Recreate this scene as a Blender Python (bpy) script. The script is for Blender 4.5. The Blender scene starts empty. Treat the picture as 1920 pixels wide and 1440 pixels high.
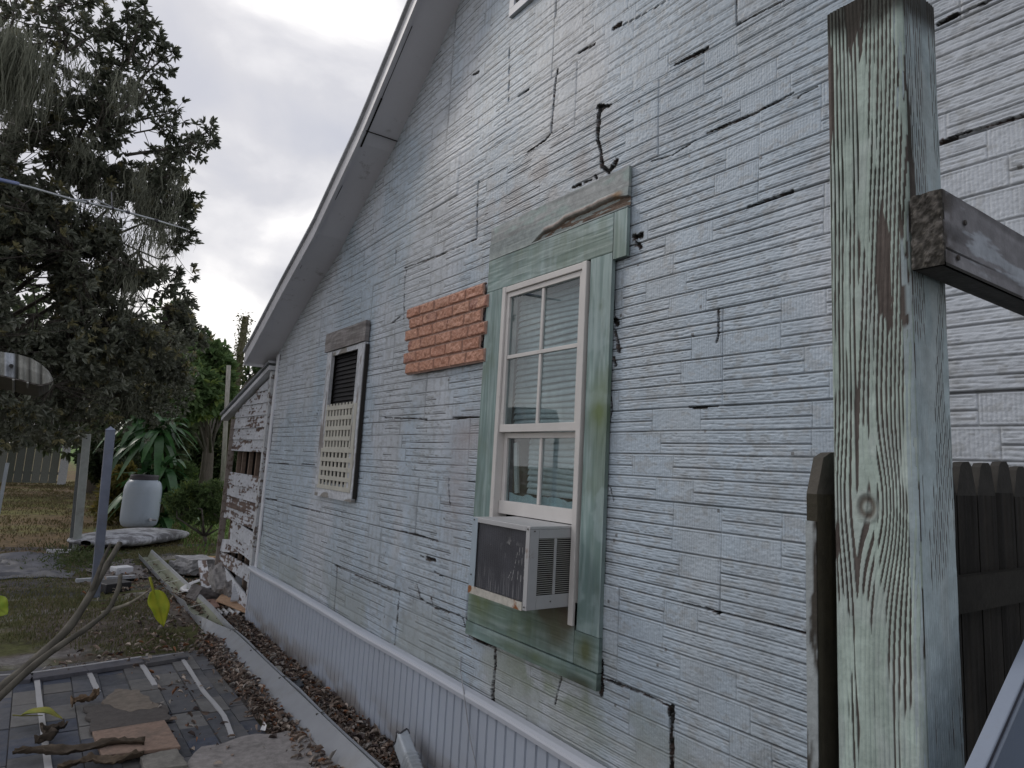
import bpy, math, random
import numpy as np
from mathutils import Matrix, Vector
S = bpy.context.scene
COL = S.collection
rad = math.radians
# ------------------------------------------------------------------ camera
CF, CPX, CPY = 1291.35, 1028.73, 679.44
CAM = np.array([-1.987, 0.0, 1.75])
a_, b_, c_ = 0.631787, 0.14844, -0.04795
Fv = np.array([math.sin(a_)*math.cos(b_), math.cos(a_)*math.cos(b_), math.sin(b_)])
R0 = np.array([math.cos(a_), -math.sin(a_), 0.0])
Dv = -np.cross(R0, Fv)
RR = np.array([math.cos(c_)*R0+math.sin(c_)*Dv, -math.sin(c_)*R0+math.cos(c_)*Dv, Fv])
cam = bpy.data.cameras.new('camera'); co = bpy.data.objects.new('camera', cam); COL.objects.link(co)
M = Matrix.Identity(4)
for i in range(3):
    M[i][0] = RR[0][i]; M[i][1] = -RR[1][i]; M[i][2] = -RR[2][i]; M[i][3] = CAM[i]
co.matrix_world = M
cam.sensor_width = 36; cam.sensor_fit = 'HORIZONTAL'; cam.lens = CF/1920*36
cam.shift_x = (960-CPX)/1920; cam.shift_y = (CPY-720)/1920
cam.clip_start = 0.05; cam.clip_end = 2000
S.camera = co
# ------------------------------------------------------------------ world, sun, exposure
SUN_AZ, SUN_EL = rad(-24), rad(34)
w = bpy.data.worlds.new('World'); S.world = w; w.use_nodes = True
nt = w.node_tree; nt.nodes.clear(); L = nt.links.new
def N(t, **k):
    n = nt.nodes.new(t)
    for q, v in k.items(): setattr(n, q, v)
    return n
# cloud breaks (direction, falloff, strength): overhead break, a band above the eave, thick cloud between
SPOTS = [(.205, .82, .53, .985, 1.0, .26), (.19, .94, .30, .991, 1.0, .15), (.17, .95, .24, .993, 1.0, .13), (.10, .90, .42, .97, 1.0, -.06), (.23, .88, .40, .985, 1.0, -.06)]
sky = N('ShaderNodeTexSky', sky_type='NISHITA', sun_disc=False, sun_elevation=SUN_EL, sun_rotation=SUN_AZ)
sky.air_density = 1.4; sky.dust_density = 3.0
tc = N('ShaderNodeTexCoord')
mp = N('ShaderNodeMapping'); mp.inputs['Scale'].default_value = (1, 1, 1.9); mp.inputs['Location'].default_value = (0.35, 0.1, 0.42)
L(tc.outputs['Generated'], mp.inputs['Vector'])
n1 = N('ShaderNodeTexNoise'); n1.inputs['Scale'].default_value = 3.1; n1.inputs['Detail'].default_value = 9; n1.inputs['Roughness'].default_value = .5; n1.inputs['Distortion'].default_value = .4
L(mp.outputs[0], n1.inputs['Vector'])
sep = N('ShaderNodeSeparateXYZ'); L(tc.outputs['Generated'], sep.inputs[0])
# bright band low over the horizon, broken by cloud
hz = N('ShaderNodeMapRange'); hz.inputs[1].default_value = .0; hz.inputs[2].default_value = .36; hz.inputs[3].default_value = .20; hz.inputs[4].default_value = 0
L(sep.outputs['Z'], hz.inputs[0])
ad = N('ShaderNodeMath', operation='ADD'); L(n1.outputs['Fac'], ad.inputs[0]); L(hz.outputs[0], ad.inputs[1])
prev = ad
for (dx, dy, dz, c0, c1, amp) in SPOTS:
    dt = N('ShaderNodeVectorMath', operation='DOT_PRODUCT'); L(tc.outputs['Generated'], dt.inputs[0]); dt.inputs[1].default_value = (dx, dy, dz)
    mr_ = N('ShaderNodeMapRange', interpolation_type='SMOOTHSTEP'); mr_.inputs[1].default_value = c0; mr_.inputs[2].default_value = c1; mr_.inputs[3].default_value = 0; mr_.inputs[4].default_value = amp; L(dt.outputs['Value'], mr_.inputs[0])
    a2 = N('ShaderNodeMath', operation='ADD'); L(prev.outputs[0], a2.inputs[0]); L(mr_.outputs[0], a2.inputs[1]); prev = a2
rp = N('ShaderNodeValToRGB'); L(prev.outputs[0], rp.inputs[0])
e = rp.color_ramp.elements
e[0].position = .36; e[0].color = (.59, .605, .69, 1)
e[1].position = .76; e[1].color = (1.25, 1.22, 1.2, 1)
for p, c in ((.47, (.64, .65, .72, 1)), (.56, (.71, .71, .76, 1)), (.65, (.88, .87, .90, 1))):
    q = e.new(p); q.color = c
mul = N('ShaderNodeVectorMath', operation='SCALE'); L(rp.outputs[0], mul.inputs[0]); mul.inputs['Scale'].default_value = 10.0
mx = N('ShaderNodeMix', data_type='RGBA'); mx.inputs[0].default_value = .93
L(sky.outputs[0], mx.inputs[6]); L(mul.outputs[0], mx.inputs[7])
bg = N('ShaderNodeBackground'); bg.inputs['Strength'].default_value = .1; L(mx.outputs[2], bg.inputs['Color'])
wo = N('ShaderNodeOutputWorld'); L(bg.outputs[0], wo.inputs['Surface'])
sl = bpy.data.lights.new('sun', 'SUN'); sl.energy = .9; sl.angle = rad(14); sl.color = (1, .95, .9)
so = bpy.data.objects.new('sun', sl); COL.objects.link(so)
sd = Vector((math.sin(SUN_AZ)*math.cos(SUN_EL), math.cos(SUN_AZ)*math.cos(SUN_EL), math.sin(SUN_EL)))
so.rotation_euler = sd.to_track_quat('Z', 'Y').to_euler()
S.view_settings.view_transform = 'Standard'; S.view_settings.look = 'None'
S.view_settings.exposure = 0.0; S.view_settings.gamma = 1.0
try: S.cycles.max_bounces = 6; S.cycles.transparent_max_bounces = 8
except Exception: pass
# ------------------------------------------------------------------ projection helpers (photo pixel -> point on a real plane)
def ray(x, y): return RR.T @ np.array([(x-CPX)/CF, (y-CPY)/CF, 1.0])
def wx(x, y, X=0.0):
    r = ray(x, y); return CAM+r*((X-CAM[0])/r[0])
def wy(x, y, Y):
    r = ray(x, y); return CAM+r*(Y/r[1])
def wz(x, y, z=0.0):
    r = ray(x, y); return CAM+r*((z-CAM[2])/r[2])
def wd(x, y, d):
    r = ray(x, y); return CAM+r/np.linalg.norm(r)*d
# ------------------------------------------------------------------ numpy noise
def _h(ix, iy, s):
    with np.errstate(over='ignore'):
        h = (ix.astype(np.int64)*374761393+iy.astype(np.int64)*668265263+int(s)*1442695041) & 0xffffffff
        h = ((h ^ (h >> 13))*1274126177) & 0xffffffff
        h = (h ^ (h >> 16)) & 0xffffffff
    return h/4294967295.0
def vn(x, y, s=0):
    x = np.asarray(x, float); y = np.asarray(y, float)
    x, y = np.broadcast_arrays(x, y)
    ix = np.floor(x); iy = np.floor(y); fx = x-ix; fy = y-iy
    fx = fx*fx*(3-2*fx); fy = fy*fy*(3-2*fy)
    a = _h(ix, iy, s); b = _h(ix+1, iy, s); c = _h(ix, iy+1, s); d = _h(ix+1, iy+1, s)
    return (a*(1-fx)+b*fx)*(1-fy)+(c*(1-fx)+d*fx)*fy
def fbm(x, y, s=0, o=4):
    r = 0; a = .5; t = 0
    for i in range(o):
        r = r+a*vn(x*2**i, y*2**i, s+i*17); t += a; a *= .5
    return r/t
def ss(a, b, x): t = np.clip((x-a)/(b-a), 0, 1); return t*t*(3-2*t)
def mixc(c1, c2, t): t = np.clip(np.asarray(t), 0, 1)[..., None]; return np.asarray(c1)*(1-t)+np.asarray(c2)*t
rng = np.random.RandomState(7)
# ------------------------------------------------------------------ mesh builder
def frame(d, up=(0, 0, 1)):
    d = np.asarray(d, float); d = d/np.linalg.norm(d); u = np.asarray(up, float)
    if abs(d@u) > .98: u = np.array([1., 0, 0])
    s = np.cross(d, u); s /= np.linalg.norm(s); t = np.cross(s, d); return d, s, t
def rotm(ax, an):
    return np.array(Matrix.Rotation(an, 3, Vector(ax)))
class G:
    def __init__(s): s.v = []; s.q = []; s.t = []; s.c = []; s.n = 0; s.poly = []
    def add(s, v, q=None, t=None, col=(.5, .5, .5), poly=None):
        v = np.asarray(v, float).reshape(-1, 3); c = np.asarray(col, float)
        if c.ndim == 1: c = np.tile(c, (len(v), 1))
        s.v.append(v); s.c.append(c.reshape(-1, 3))
        if q is not None and len(q): s.q.append(np.asarray(q, np.int64).reshape(-1, 4)+s.n)
        if t is not None and len(t): s.t.append(np.asarray(t, np.int64).reshape(-1, 3)+s.n)
        if poly: s.poly += [[i+s.n for i in p] for p in poly]
        s.n += len(v); return s
    def box(s, lo, hi, col=(.5, .5, .5), rot=None, piv=None):
        lo, hi = np.minimum(lo, hi).astype(float), np.maximum(lo, hi).astype(float)
        x = [lo, hi]
        v = np.array([[x[i][0], x[j][1], x[k][2]] for i in (0, 1) for j in (0, 1) for k in (0, 1)])
        if rot is not None:
            p = (lo+hi)/2 if piv is None else np.asarray(piv); v = (v-p) @ np.asarray(rot).T+p
        q = [[0, 1, 3, 2], [4, 6, 7, 5], [0, 4, 5, 1], [2, 3, 7, 6], [0, 2, 6, 4], [1, 5, 7, 3]]
        return s.add(v, q, col=col)
    def bar(s, p, q, w, h, col=(.5, .5, .5), up=(0, 0, 1)):
        p = np.asarray(p, float); q = np.asarray(q, float); d, a, b = frame(q-p, up)
        v = [o+a*i*w/2+b*j*h/2 for o in (p, q) for i, j in ((-1, -1), (1, -1), (1, 1), (-1, 1))]
        return s.add(v, [[0, 1, 2, 3], [7, 6, 5, 4], [0, 4, 5, 1], [1, 5, 6, 2], [2, 6, 7, 3], [3, 7, 4, 0]], col=col)
    def tube(s, pts, r, n=8, col=(.5, .5, .5), cap=True):
        pts = np.asarray(pts, float); m = len(pts); r = np.broadcast_to(np.asarray(r, float), (m,))
        vs = []; cc = np.asarray(col, float)
        d0 = None
        for i in range(m):
            d = pts[min(i+1, m-1)]-pts[max(i-1, 0)]; d, a, b = frame(d)
            if d0 is not None:
                a = d0-d*(d0@d); a /= np.linalg.norm(a); b = np.cross(a, d)
            d0 = a
            for k in range(n):
                t = 2*math.pi*k/n; vs.append(pts[i]+(a*math.cos(t)+b*math.sin(t))*r[i])
        q = [[i*n+k, i*n+(k+1) % n, (i+1)*n+(k+1) % n, (i+1)*n+k] for i in range(m-1) for k in range(n)]
        if cc.ndim == 2: cc = np.repeat(cc, n, 0)
        return s.add(vs, q, col=cc, poly=[list(range(n))[::-1], [(m-1)*n+k for k in range(n)]] if cap else None)
    def lathe(s, c, prof, n=40, col=(.5, .5, .5), axis=(0, 0, 1)):
        d, a, b = frame(axis, (0, 1, 0)); vs = []
        for r, z in prof:
            for k in range(n):
                t = 2*math.pi*k/n; vs.append(np.asarray(c)+d*z+(a*math.cos(t)+b*math.sin(t))*r)
        q = [[i*n+k, i*n+(k+1) % n, (i+1)*n+(k+1) % n, (i+1)*n+k] for i in range(len(prof)-1) for k in range(n)]
        return s.add(vs, q, col=col)
    def relief(s, o, u, v, L_, H_, T, du, dv, fn, sides=True, keep=None):
        """board front: grid over L_ x H_, lifted T along u x v normal plus fn height; closed sides"""
        o = np.asarray(o, float); u = np.asarray(u, float); v = np.asarray(v, float); n = np.cross(u, v)
        a = np.linspace(0, L_, max(2, int(L_/du)+1)); b = np.linspace(0, H_, max(2, int(H_/dv)+1))
        A, B = np.meshgrid(a, b, indexing='ij'); h, c = fn(A, B)
        c = np.broadcast_to(c, A.shape+(3,))
        P = o+A[..., None]*u+B[..., None]*v+(T+h)[..., None]*n
        s.grid(P, c, keep)
        if sides:
            nu, nv = A.shape
            ring = [(i, 0) for i in range(nu)]+[(nu-1, j) for j in range(1, nv)]+[(i, nv-1) for i in range(nu-2, -1, -1)]+[(0, j) for j in range(nv-2, 0, -1)]
            top = np.array([P[i, j] for i, j in ring]); cc = np.array([c[i, j] for i, j in ring])*.8
            base = np.array([o+A[i, j]*u+B[i, j]*v for i, j in ring]); m = len(ring)
            q = [[k, (k+1) % m, m+(k+1) % m, m+k] for k in range(m)]
            s.add(np.vstack([base, top]), q, col=np.vstack([cc, cc]))
            s.add([o, o+u*L_, o+u*L_+v*H_, o+v*H_], [[3, 2, 1, 0]], col=cc[0])
        return s
    def grid(s, P, c, keep=None):
        nu, nv = P.shape[:2]; I = np.arange(nu*nv).reshape(nu, nv)
        q = np.stack([I[:-1, :-1], I[1:, :-1], I[1:, 1:], I[:-1, 1:]], -1)
        q = q[keep] if keep is not None else q.reshape(-1, 4)
        return s.add(P.reshape(-1, 3), q, col=c.reshape(-1, 3))
    def leaves(s, pos, dr, up, ln, wd_, col, fold=.25, bend=0.0):
        pos = np.asarray(pos); N_ = len(pos); dr = dr/np.linalg.norm(dr, axis=1)[:, None]
        sd_ = np.cross(dr, up); sd_ /= (np.linalg.norm(sd_, axis=1)[:, None]+1e-9); nn = np.cross(sd_, dr)
        ln = np.broadcast_to(ln, (N_,))[:, None]; wd_ = np.broadcast_to(wd_, (N_,))[:, None]
        def pt(t, sdv, lift): return pos+dr*ln*t+sd_*wd_*sdv+nn*(wd_*lift)-nn*ln*bend*t*t
        V = np.stack([pt(0, 0, 0), pt(.3, -.45, fold), pt(.7, -.4, fold), pt(1, 0, 0), pt(.7, .4, fold), pt(.3, .45, fold)], 1)
        b = np.arange(N_)[:, None]*6
        q = np.concatenate([b+np.array([[0, 1, 2, 3]]), b+np.array([[0, 3, 4, 5]])])
        c = np.asarray(col)
        c = np.repeat(c, 6, 0) if c.ndim == 2 else c
        return s.add(V.reshape(-1, 3), q, col=c)
    def build(s, name, mat, parent=None, smooth=False, bevel=0, solid=0, loc=None):
        V = np.vstack(s.v); C_ = np.vstack(s.c)
        if loc is not None: V = V-np.asarray(loc)
        me = bpy.data.meshes.new(name); me.vertices.add(len(V)); me.vertices.foreach_set('co', V.astype(np.float32).ravel())
        li = []; st = []; p = 0
        for arr, k in ((s.q, 4), (s.t, 3)):
            if arr:
                A = np.vstack(arr); li.append(A.ravel()); st.append(p+np.arange(len(A))*k); p += A.size
        for po in s.poly: li.append(np.array(po)); st.append(np.array([p])); p += len(po)
        li = np.concatenate(li); st = np.concatenate(st)
        me.loops.add(len(li)); me.loops.foreach_set('vertex_index', li.astype(np.int32))
        me.polygons.add(len(st)); me.polygons.foreach_set('loop_start', st.astype(np.int32))
        me.polygons.foreach_set('use_smooth', np.full(len(st), smooth, bool))
        at = me.color_attributes.new('Col', 'FLOAT_COLOR', 'POINT')
        at.data.foreach_set('color', np.hstack([C_, np.ones((len(C_), 1))]).astype(np.float32).ravel())
        me.update(calc_edges=True); me.validate()
        me.materials.append(mat)
        o = bpy.data.objects.new(name, me); COL.objects.link(o)
        if loc is not None: o.location = loc
        if parent is not None:
            o.parent = parent
            if loc is None: o.location = -Vector(parent.location) if parent.parent is None else (0, 0, 0)
        if bevel:
            m = o.modifiers.new('bevel', 'BEVEL'); m.width = bevel; m.segments = 2; m.limit_method = 'ANGLE'
        if solid:
            m = o.modifiers.new('solid', 'SOLIDIFY'); m.thickness = solid; m.offset = -1
        return o
def thing(name, label, cat, loc=(0, 0, 0), group=None):
    o = bpy.data.objects.new(name, None); COL.objects.link(o); o.location = [float(x) for x in loc]; o.empty_display_size = .1
    o['label'] = label; o['category'] = cat
    if group: o['group'] = group
    return o
def tag(o, label, cat, group=None):
    o['label'] = label; o['category'] = cat
    if group: o['group'] = group
    return o
def struct(o, kind='structure'): o['kind'] = kind; return o
# children of an Empty at loc: meshes are authored in world coords, so shift them back
# ------------------------------------------------------------------ materials (vertex colour x procedural variation)
def vmat(name, rough=.7, metal=0.0, var=.25, scale=6.0, stretch=(1, 1, 1), bump=.0, bscale=60.0, dirt=None, dscale=2.0, dlo=.5, dhi=.7, spec=.5, trans=0, alpha2=False, coat=0, damt=.8):
    m = bpy.data.materials.new(name); m.use_nodes = True; t = m.node_tree; n = t.nodes; l = t.links.new
    b = n['Principled BSDF']; b.inputs['Roughness'].default_value = rough; b.inputs['Metallic'].default_value = metal
    b.inputs['Specular IOR Level'].default_value = spec
    a = n.new('ShaderNodeAttribute'); a.attribute_name = 'Col'
    c = n.new('ShaderNodeTexCoord'); mp = n.new('ShaderNodeMapping'); mp.inputs['Scale'].default_value = stretch; l(c.outputs['Object'], mp.inputs[0])
    nz = n.new('ShaderNodeTexNoise'); nz.inputs['Scale'].default_value = scale; nz.inputs['Detail'].default_value = 8; nz.inputs['Roughness'].default_value = .65; l(mp.outputs[0], nz.inputs['Vector'])
    mr = n.new('ShaderNodeMapRange'); mr.inputs[1].default_value = .3; mr.inputs[2].default_value = .7; mr.inputs[3].default_value = 1-var; mr.inputs[4].default_value = 1+var*.7; l(nz.outputs['Fac'], mr.inputs[0])
    sc = n.new('ShaderNodeVectorMath'); sc.operation = 'SCALE'; l(a.outputs['Color'], sc.inputs[0]); l(mr.outputs[0], sc.inputs['Scale'])
    out = sc.outputs[0]
    if dirt is not None:
        n2 = n.new('ShaderNodeTexNoise'); n2.inputs['Scale'].default_value = dscale; n2.inputs['Detail'].default_value = 10; n2.inputs['Roughness'].default_value = .7; l(mp.outputs[0], n2.inputs['Vector'])
        m2 = n.new('ShaderNodeMapRange'); m2.inputs[1].default_value = dlo; m2.inputs[2].default_value = dhi; m2.inputs[4].default_value = damt; l(n2.outputs['Fac'], m2.inputs[0])
        x = n.new('ShaderNodeMix'); x.data_type = 'RGBA'; l(m2.outputs[0], x.inputs[0]); l(out, x.inputs[6]); x.inputs[7].default_value = (*dirt, 1); out = x.outputs[2]
    l(out, b.inputs['Base Color'])
    if bump:
        n3 = n.new('ShaderNodeTexNoise'); n3.inputs['Scale'].default_value = bscale; n3.inputs['Detail'].default_value = 6; l(mp.outputs[0], n3.inputs['Vector'])
        bp = n.new('ShaderNodeBump'); bp.inputs['Strength'].default_value = 1; bp.inputs['Distance'].default_value = bump; l(n3.outputs['Fac'], bp.inputs['Height']); l(bp.outputs[0], b.inputs['Normal'])
    if coat: b.inputs['Coat Weight'].default_value = coat
    if trans:
        tr = n.new('ShaderNodeBsdfTranslucent'); l(out, tr.inputs['Color']); ms = n.new('ShaderNodeMixShader'); ms.inputs[0].default_value = trans
        l(b.outputs[0], ms.inputs[1]); l(tr.outputs[0], ms.inputs[2]); l(ms.outputs[0], n['Material Output'].inputs['Surface'])
    return m
M_siding = vmat('painted_siding', .5, var=.12, scale=5, bump=.0012, bscale=170, dirt=(.30, .32, .33), dscale=3, dlo=.56, dhi=.8, damt=.25)
M_white = vmat('white_trim_paint', .5, var=.10, scale=4, bump=.0006, bscale=90, dirt=(.22, .20, .17), dscale=9, dlo=.6, dhi=.78, damt=.6)
M_soffit = vmat('soffit_paint', .6, var=.06, scale=2, bump=.0008, bscale=40, dirt=(.16, .14, .13), dscale=6, dlo=.60, dhi=.72, damt=.7)
M_skirt = vmat('vinyl_skirt', .38, var=.06, scale=3, bump=.0004, bscale=220, dirt=(.20, .19, .17), dscale=1.5, dlo=.5, dhi=.85, damt=.25)
M_green = vmat('green_trim_paint', .6, var=.18, scale=14, stretch=(1, 1, .25), bump=.0012, bscale=60, dirt=(.08, .11, .05), dscale=5, dlo=.5, dhi=.72, damt=.55)
M_wood = vmat('weathered_wood', .8, var=.25, scale=30, bump=.0012, bscale=120, spec=.25)
M_metal = vmat('galvanised_metal', .42, .55, var=.15, scale=8, dirt=(.16, .14, .11), dscale=6, dlo=.52, dhi=.75, damt=.5)
M_gutter = vmat('aluminium_gutter', .45, .1, var=.10, scale=6, dirt=(.17, .16, .12), dscale=3.5, dlo=.5, dhi=.72, damt=.5)
M_shingle = vmat('asphalt_shingle', .85, var=.25, scale=18, bump=.003, bscale=240, dirt=(.17, .16, .15), dscale=2.6, dlo=.46, dhi=.66, damt=.6, spec=.3)
M_dry = vmat('dead_leaves', .75, var=.3, scale=40, trans=.15)
M_leaf = vmat('magnolia_leaf', .36, var=.3, scale=9, trans=.3, spec=.5)
M_leaf2 = vmat('soft_leaf', .6, var=.3, scale=7, trans=.35, spec=.3)
M_bark = vmat('bark', .9, var=.3, scale=20, stretch=(1, 1, .3), bump=.01, bscale=25, spec=.2)
M_moss = vmat('spanish_moss', .9, var=.3, scale=10, trans=.4, spec=.1)
M_ground = vmat('ground_soil', .95, var=.45, scale=11, bump=.015, bscale=28, dirt=(.045, .038, .03), dscale=4.5, dlo=.48, dhi=.66, damt=.75, spec=.15)
M_brick = vmat('brick_panel_vinyl', .6, var=.22, scale=22, bump=.0016, bscale=130, spec=.35)
M_plastic = vmat('translucent_plastic', .38, var=.05, scale=3, dirt=(.16, .15, .10), dscale=2, dlo=.55, dhi=.8, damt=.35)
M_black = vmat('black_plastic', .45, var=.2, scale=10)
M_tarp = vmat('tarp', .65, var=.2, scale=6, bump=.006, bscale=16)
M_stone = vmat('concrete', .92, var=.3, scale=24, bump=.004, bscale=70, dirt=(.08, .075, .07), dscale=5, dlo=.5, dhi=.7, damt=.6)
M_ac = vmat('enamel_steel', .42, var=.08, scale=7, dirt=(.17, .09, .05), dscale=11, dlo=.62, dhi=.72, damt=.6)
M_boat = vmat('old_fibreglass', .6, var=.12, scale=7, dirt=(.07, .07, .08), dscale=5, dlo=.42, dhi=.56, damt=.9)
M_peel = vmat('peeling_clapboard', .75, var=.15, scale=20, stretch=(1, .5, 1), bump=.002, bscale=60, dirt=(.10, .07, .055), dscale=14, dlo=.52, dhi=.57, damt=.92)
M_peelmetal = vmat('old_painted_metal', .8, var=.3, scale=14, stretch=(1, 1, .3), dirt=(.10, .10, .085), dscale=8, dlo=.45, dhi=.65, damt=.6, spec=.2)
def dark_mat(name, c, rough=.9):
    m = bpy.data.materials.new(name); m.use_nodes = True; b = m.node_tree.nodes['Principled BSDF']
    nz = m.node_tree.nodes.new('ShaderNodeTexNoise'); nz.inputs['Scale'].default_value = 8
    cr = m.node_tree.nodes.new('ShaderNodeValToRGB'); cr.color_ramp.elements[0].color = (*[x*.6 for x in c], 1); cr.color_ramp.elements[1].color = (*[x*1.4 for x in c], 1)
    m.node_tree.links.new(nz.outputs['Fac'], cr.inputs[0]); m.node_tree.links.new(cr.outputs[0], b.inputs['Base Color'])
    b.inputs['Roughness'].default_value = rough; return m
M_dark = dark_mat('dark_interior', (.02, .018, .016))
def glass_mat():
    m = bpy.data.materials.new('window_glass'); m.use_nodes = True; t = m.node_tree; n = t.nodes; l = t.links.new
    n.remove(n['Principled BSDF']); g = n.new('ShaderNodeBsdfGlossy'); g.inputs['Roughness'].default_value = .015; g.inputs['Color'].default_value = (.95, .97, 1, 1)
    tr = n.new('ShaderNodeBsdfTransparent'); tr.inputs['Color'].default_value = (.78, .84, .85, 1)
    df = n.new('ShaderNodeBsdfDiffuse'); df.inputs['Color'].default_value = (.35, .37, .36, 1)
    nz = n.new('ShaderNodeTexNoise'); nz.inputs['Scale'].default_value = 9; nz.inputs['Detail'].default_value = 8
    mr = n.new('ShaderNodeMapRange'); mr.inputs[1].default_value = .5; mr.inputs[2].default_value = .8; mr.inputs[3].default_value = .03; mr.inputs[4].default_value = .2; l(nz.outputs['Fac'], mr.inputs[0])
    lw_ = n.new('ShaderNodeLayerWeight'); pw_ = n.new('ShaderNodeMath'); pw_.operation = 'POWER'; pw_.inputs[1].default_value = 4.0; l(lw_.outputs['Facing'], pw_.inputs[0])
    fr = n.new('ShaderNodeMath'); fr.operation = 'MULTIPLY_ADD'; l(pw_.outputs[0], fr.inputs[0]); fr.inputs[1].default_value = .6; fr.inputs[2].default_value = .05
    ms = n.new('ShaderNodeMixShader'); l(fr.outputs[0], ms.inputs[0]); l(tr.outputs[0], ms.inputs[1]); l(g.outputs[0], ms.inputs[2])
    m2 = n.new('ShaderNodeMixShader'); l(mr.outputs[0], m2.inputs[0]); l(ms.outputs[0], m2.inputs[1]); l(df.outputs[0], m2.inputs[2]); l(m2.outputs[0], n['Material Output'].inputs['Surface'])
    return m
M_glass = glass_mat()

# ================================================================== GROUND
def axis(parts):
    out = [parts[0][0]]
    for a, b, d in parts:
        n = max(1, int(round((b-a)/d))); out += list(np.linspace(a, b, n+1)[1:])
    return np.array(out)
gx = axis([(-400, -60, 34), (-60, -14, 2), (-14, -5, .3), (-5, 3, .06), (3, 14, .3), (14, 60, 2), (60, 400, 34)])
gy = axis([(-400, -40, 40), (-40, -2, 2), (-2, 3, .2), (3, 16, .07), (16, 40, .3), (40, 100, 3), (100, 500, 40)])
X, Y = np.meshgrid(gx, gy, indexing='ij')
near = ss(0, 1, 1-np.clip((abs(X)-10)/10, 0, 1))*ss(2, 5, Y)
Z = (fbm(X*1.1, Y*1.1, 3)-.5)*.07*near+(fbm(X*5, Y*5, 4)-.5)*.035*near
gmul = 1.3
inp = (X > -2.6) & (X < -.5) & (Y < 7.0); Z = np.where(inp, -.03, Z-.01)
Z = np.where((X > -.05) & (Y < 7.8), -.02, Z)
g1 = fbm(X*.8, Y*.8, 11, 5); g2 = fbm(X*3, Y*3, 12, 5)
c = mixc((.105, .088, .075), (.075, .078, .032), ss(.46, .6, g1*.6+g2*.4))          # dirt -> thin grass
c = mixc(c, (.19, .18, .175), ss(.56, .7, fbm(X*1.3, Y*2.6, 13, 5))*(Y < 13)*.8)     # sandy scraps
lawn = ss(12.5, 15, Y)
cl = mixc((.125, .088, .048), (.12, .115, .042), ss(.4, .62, fbm(X*.5, Y*1.4, 21, 5)))
cl = mixc(cl, (.10, .17, .045), ss(.2, 1.6, X)*ss(13, 16, Y)*.95)

c = mixc(c, cl, lawn)
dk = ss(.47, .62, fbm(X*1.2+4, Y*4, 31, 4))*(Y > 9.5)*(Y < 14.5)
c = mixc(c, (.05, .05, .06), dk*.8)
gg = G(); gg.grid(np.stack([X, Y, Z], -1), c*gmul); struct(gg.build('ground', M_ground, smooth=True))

# ================================================================== PATIO of dark shingles
pat = G(); PX0, PX1, PY1 = -3.1, -.60, 6.85
pat.box((PX0, 2.0, -.05), (PX1, PY1, .012), (.10, .10, .105))
r_ = random.Random(3)
xx = PX0+.02; k = 0
while xx < PX1-.02:
    wdt = .17; yy = 2.0-r_.random()*.3
    while yy < PY1-.1:
        ln = r_.choice([.22, .3, .3, .42]); y1 = min(yy+ln, PY1-.1)
        if y1 > 2.0:
            s = r_.random(); base = np.array([(.055, .058, .066), (.072, .074, .08), (.045, .052, .07), (.095, .094, .092)][int(s*4)])
            lift = .016+r_.random()*.007+(.006 if k % 2 else 0)
            pat.box((xx+.003, max(yy, 2)+.003, .010), (min(xx+wdt-.003, PX1), y1-.003, lift), base*(1.35+r_.random()*.6))
        yy = y1
        if yy >= PY1-.11: break
    xx += wdt; k += 1
struct(pat.build('patio', M_shingle, bevel=.002))
# pale edge strip and pale batten lines
def strip(pts, wdt, label):
    g = G(); pts = [np.array(p, float) for p in pts]
    n = 14; P = []
    tt = np.linspace(0, 1, n)
    pp = np.array([np.interp(tt, np.linspace(0, 1, len(pts)), [p[i] for p in pts]) for i in range(3)]).T
    pp[:, 2] += .002*np.sin(tt*17)+.003
    for i in range(n-1): g.bar(pp[i], pp[i+1]+(pp[i+1]-pp[i])*.02, wdt*(1+.04*math.sin(i*2.1)), .008, (.42, .42, .43))
    return tag(g.build('pale_strip', M_white), label, 'strip', 'pale strips lying across the dark shingles')
strip([(-1.76, 6.62, .03), (-1.74, 5.8, .03), (-1.70, 4.4, .03), (-1.69, 3.4, .03)], .032, 'leftmost long pale strip running down the dark shingles')
strip([(-1.44, 6.60, .03), (-1.41, 5.95, .03)], .032, 'short pale strip second from left, at the back of the shingles')
strip([(-1.085, 6.67, .03), (-1.06, 5.93, .03)], .034, 'short pale strip in the middle back of the shingles, right of the branch')
strip([(-.785, 6.52, .03), (-.79, 5.6, .03), (-.765, 5.1, .03), (-.80, 4.68, .03)], .028, 'rightmost long pale strip running diagonally beside the gutter')
e_ = [wz(*p, .05) for p in [(-60, 1272), (60, 1262), (160, 1248), (265, 1232)]]
g = G()
for i in range(3):
    g.bar(e_[i], e_[i+1], .022, .012, (.46, .46, .47))
    g.bar(e_[i]+[0, -.09, -.012], e_[i+1]+[0, -.09, -.012], .15, .03, (.10, .10, .115))
e2 = [wz(*p, .05) for p in [(268, 1236), (345, 1224)]]
g.bar(e2[0], e2[1], .018, .012, (.36, .36, .38)); g.bar(e2[0]+[0, -.08, -.012], e2[1]+[0, -.08, -.012], .13, .03, (.09, .09, .10))
tag(g.build('edge_flashing', M_shingle), 'long dark flashing with a pale rim along the back edge of the shingles', 'flashing')
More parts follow.
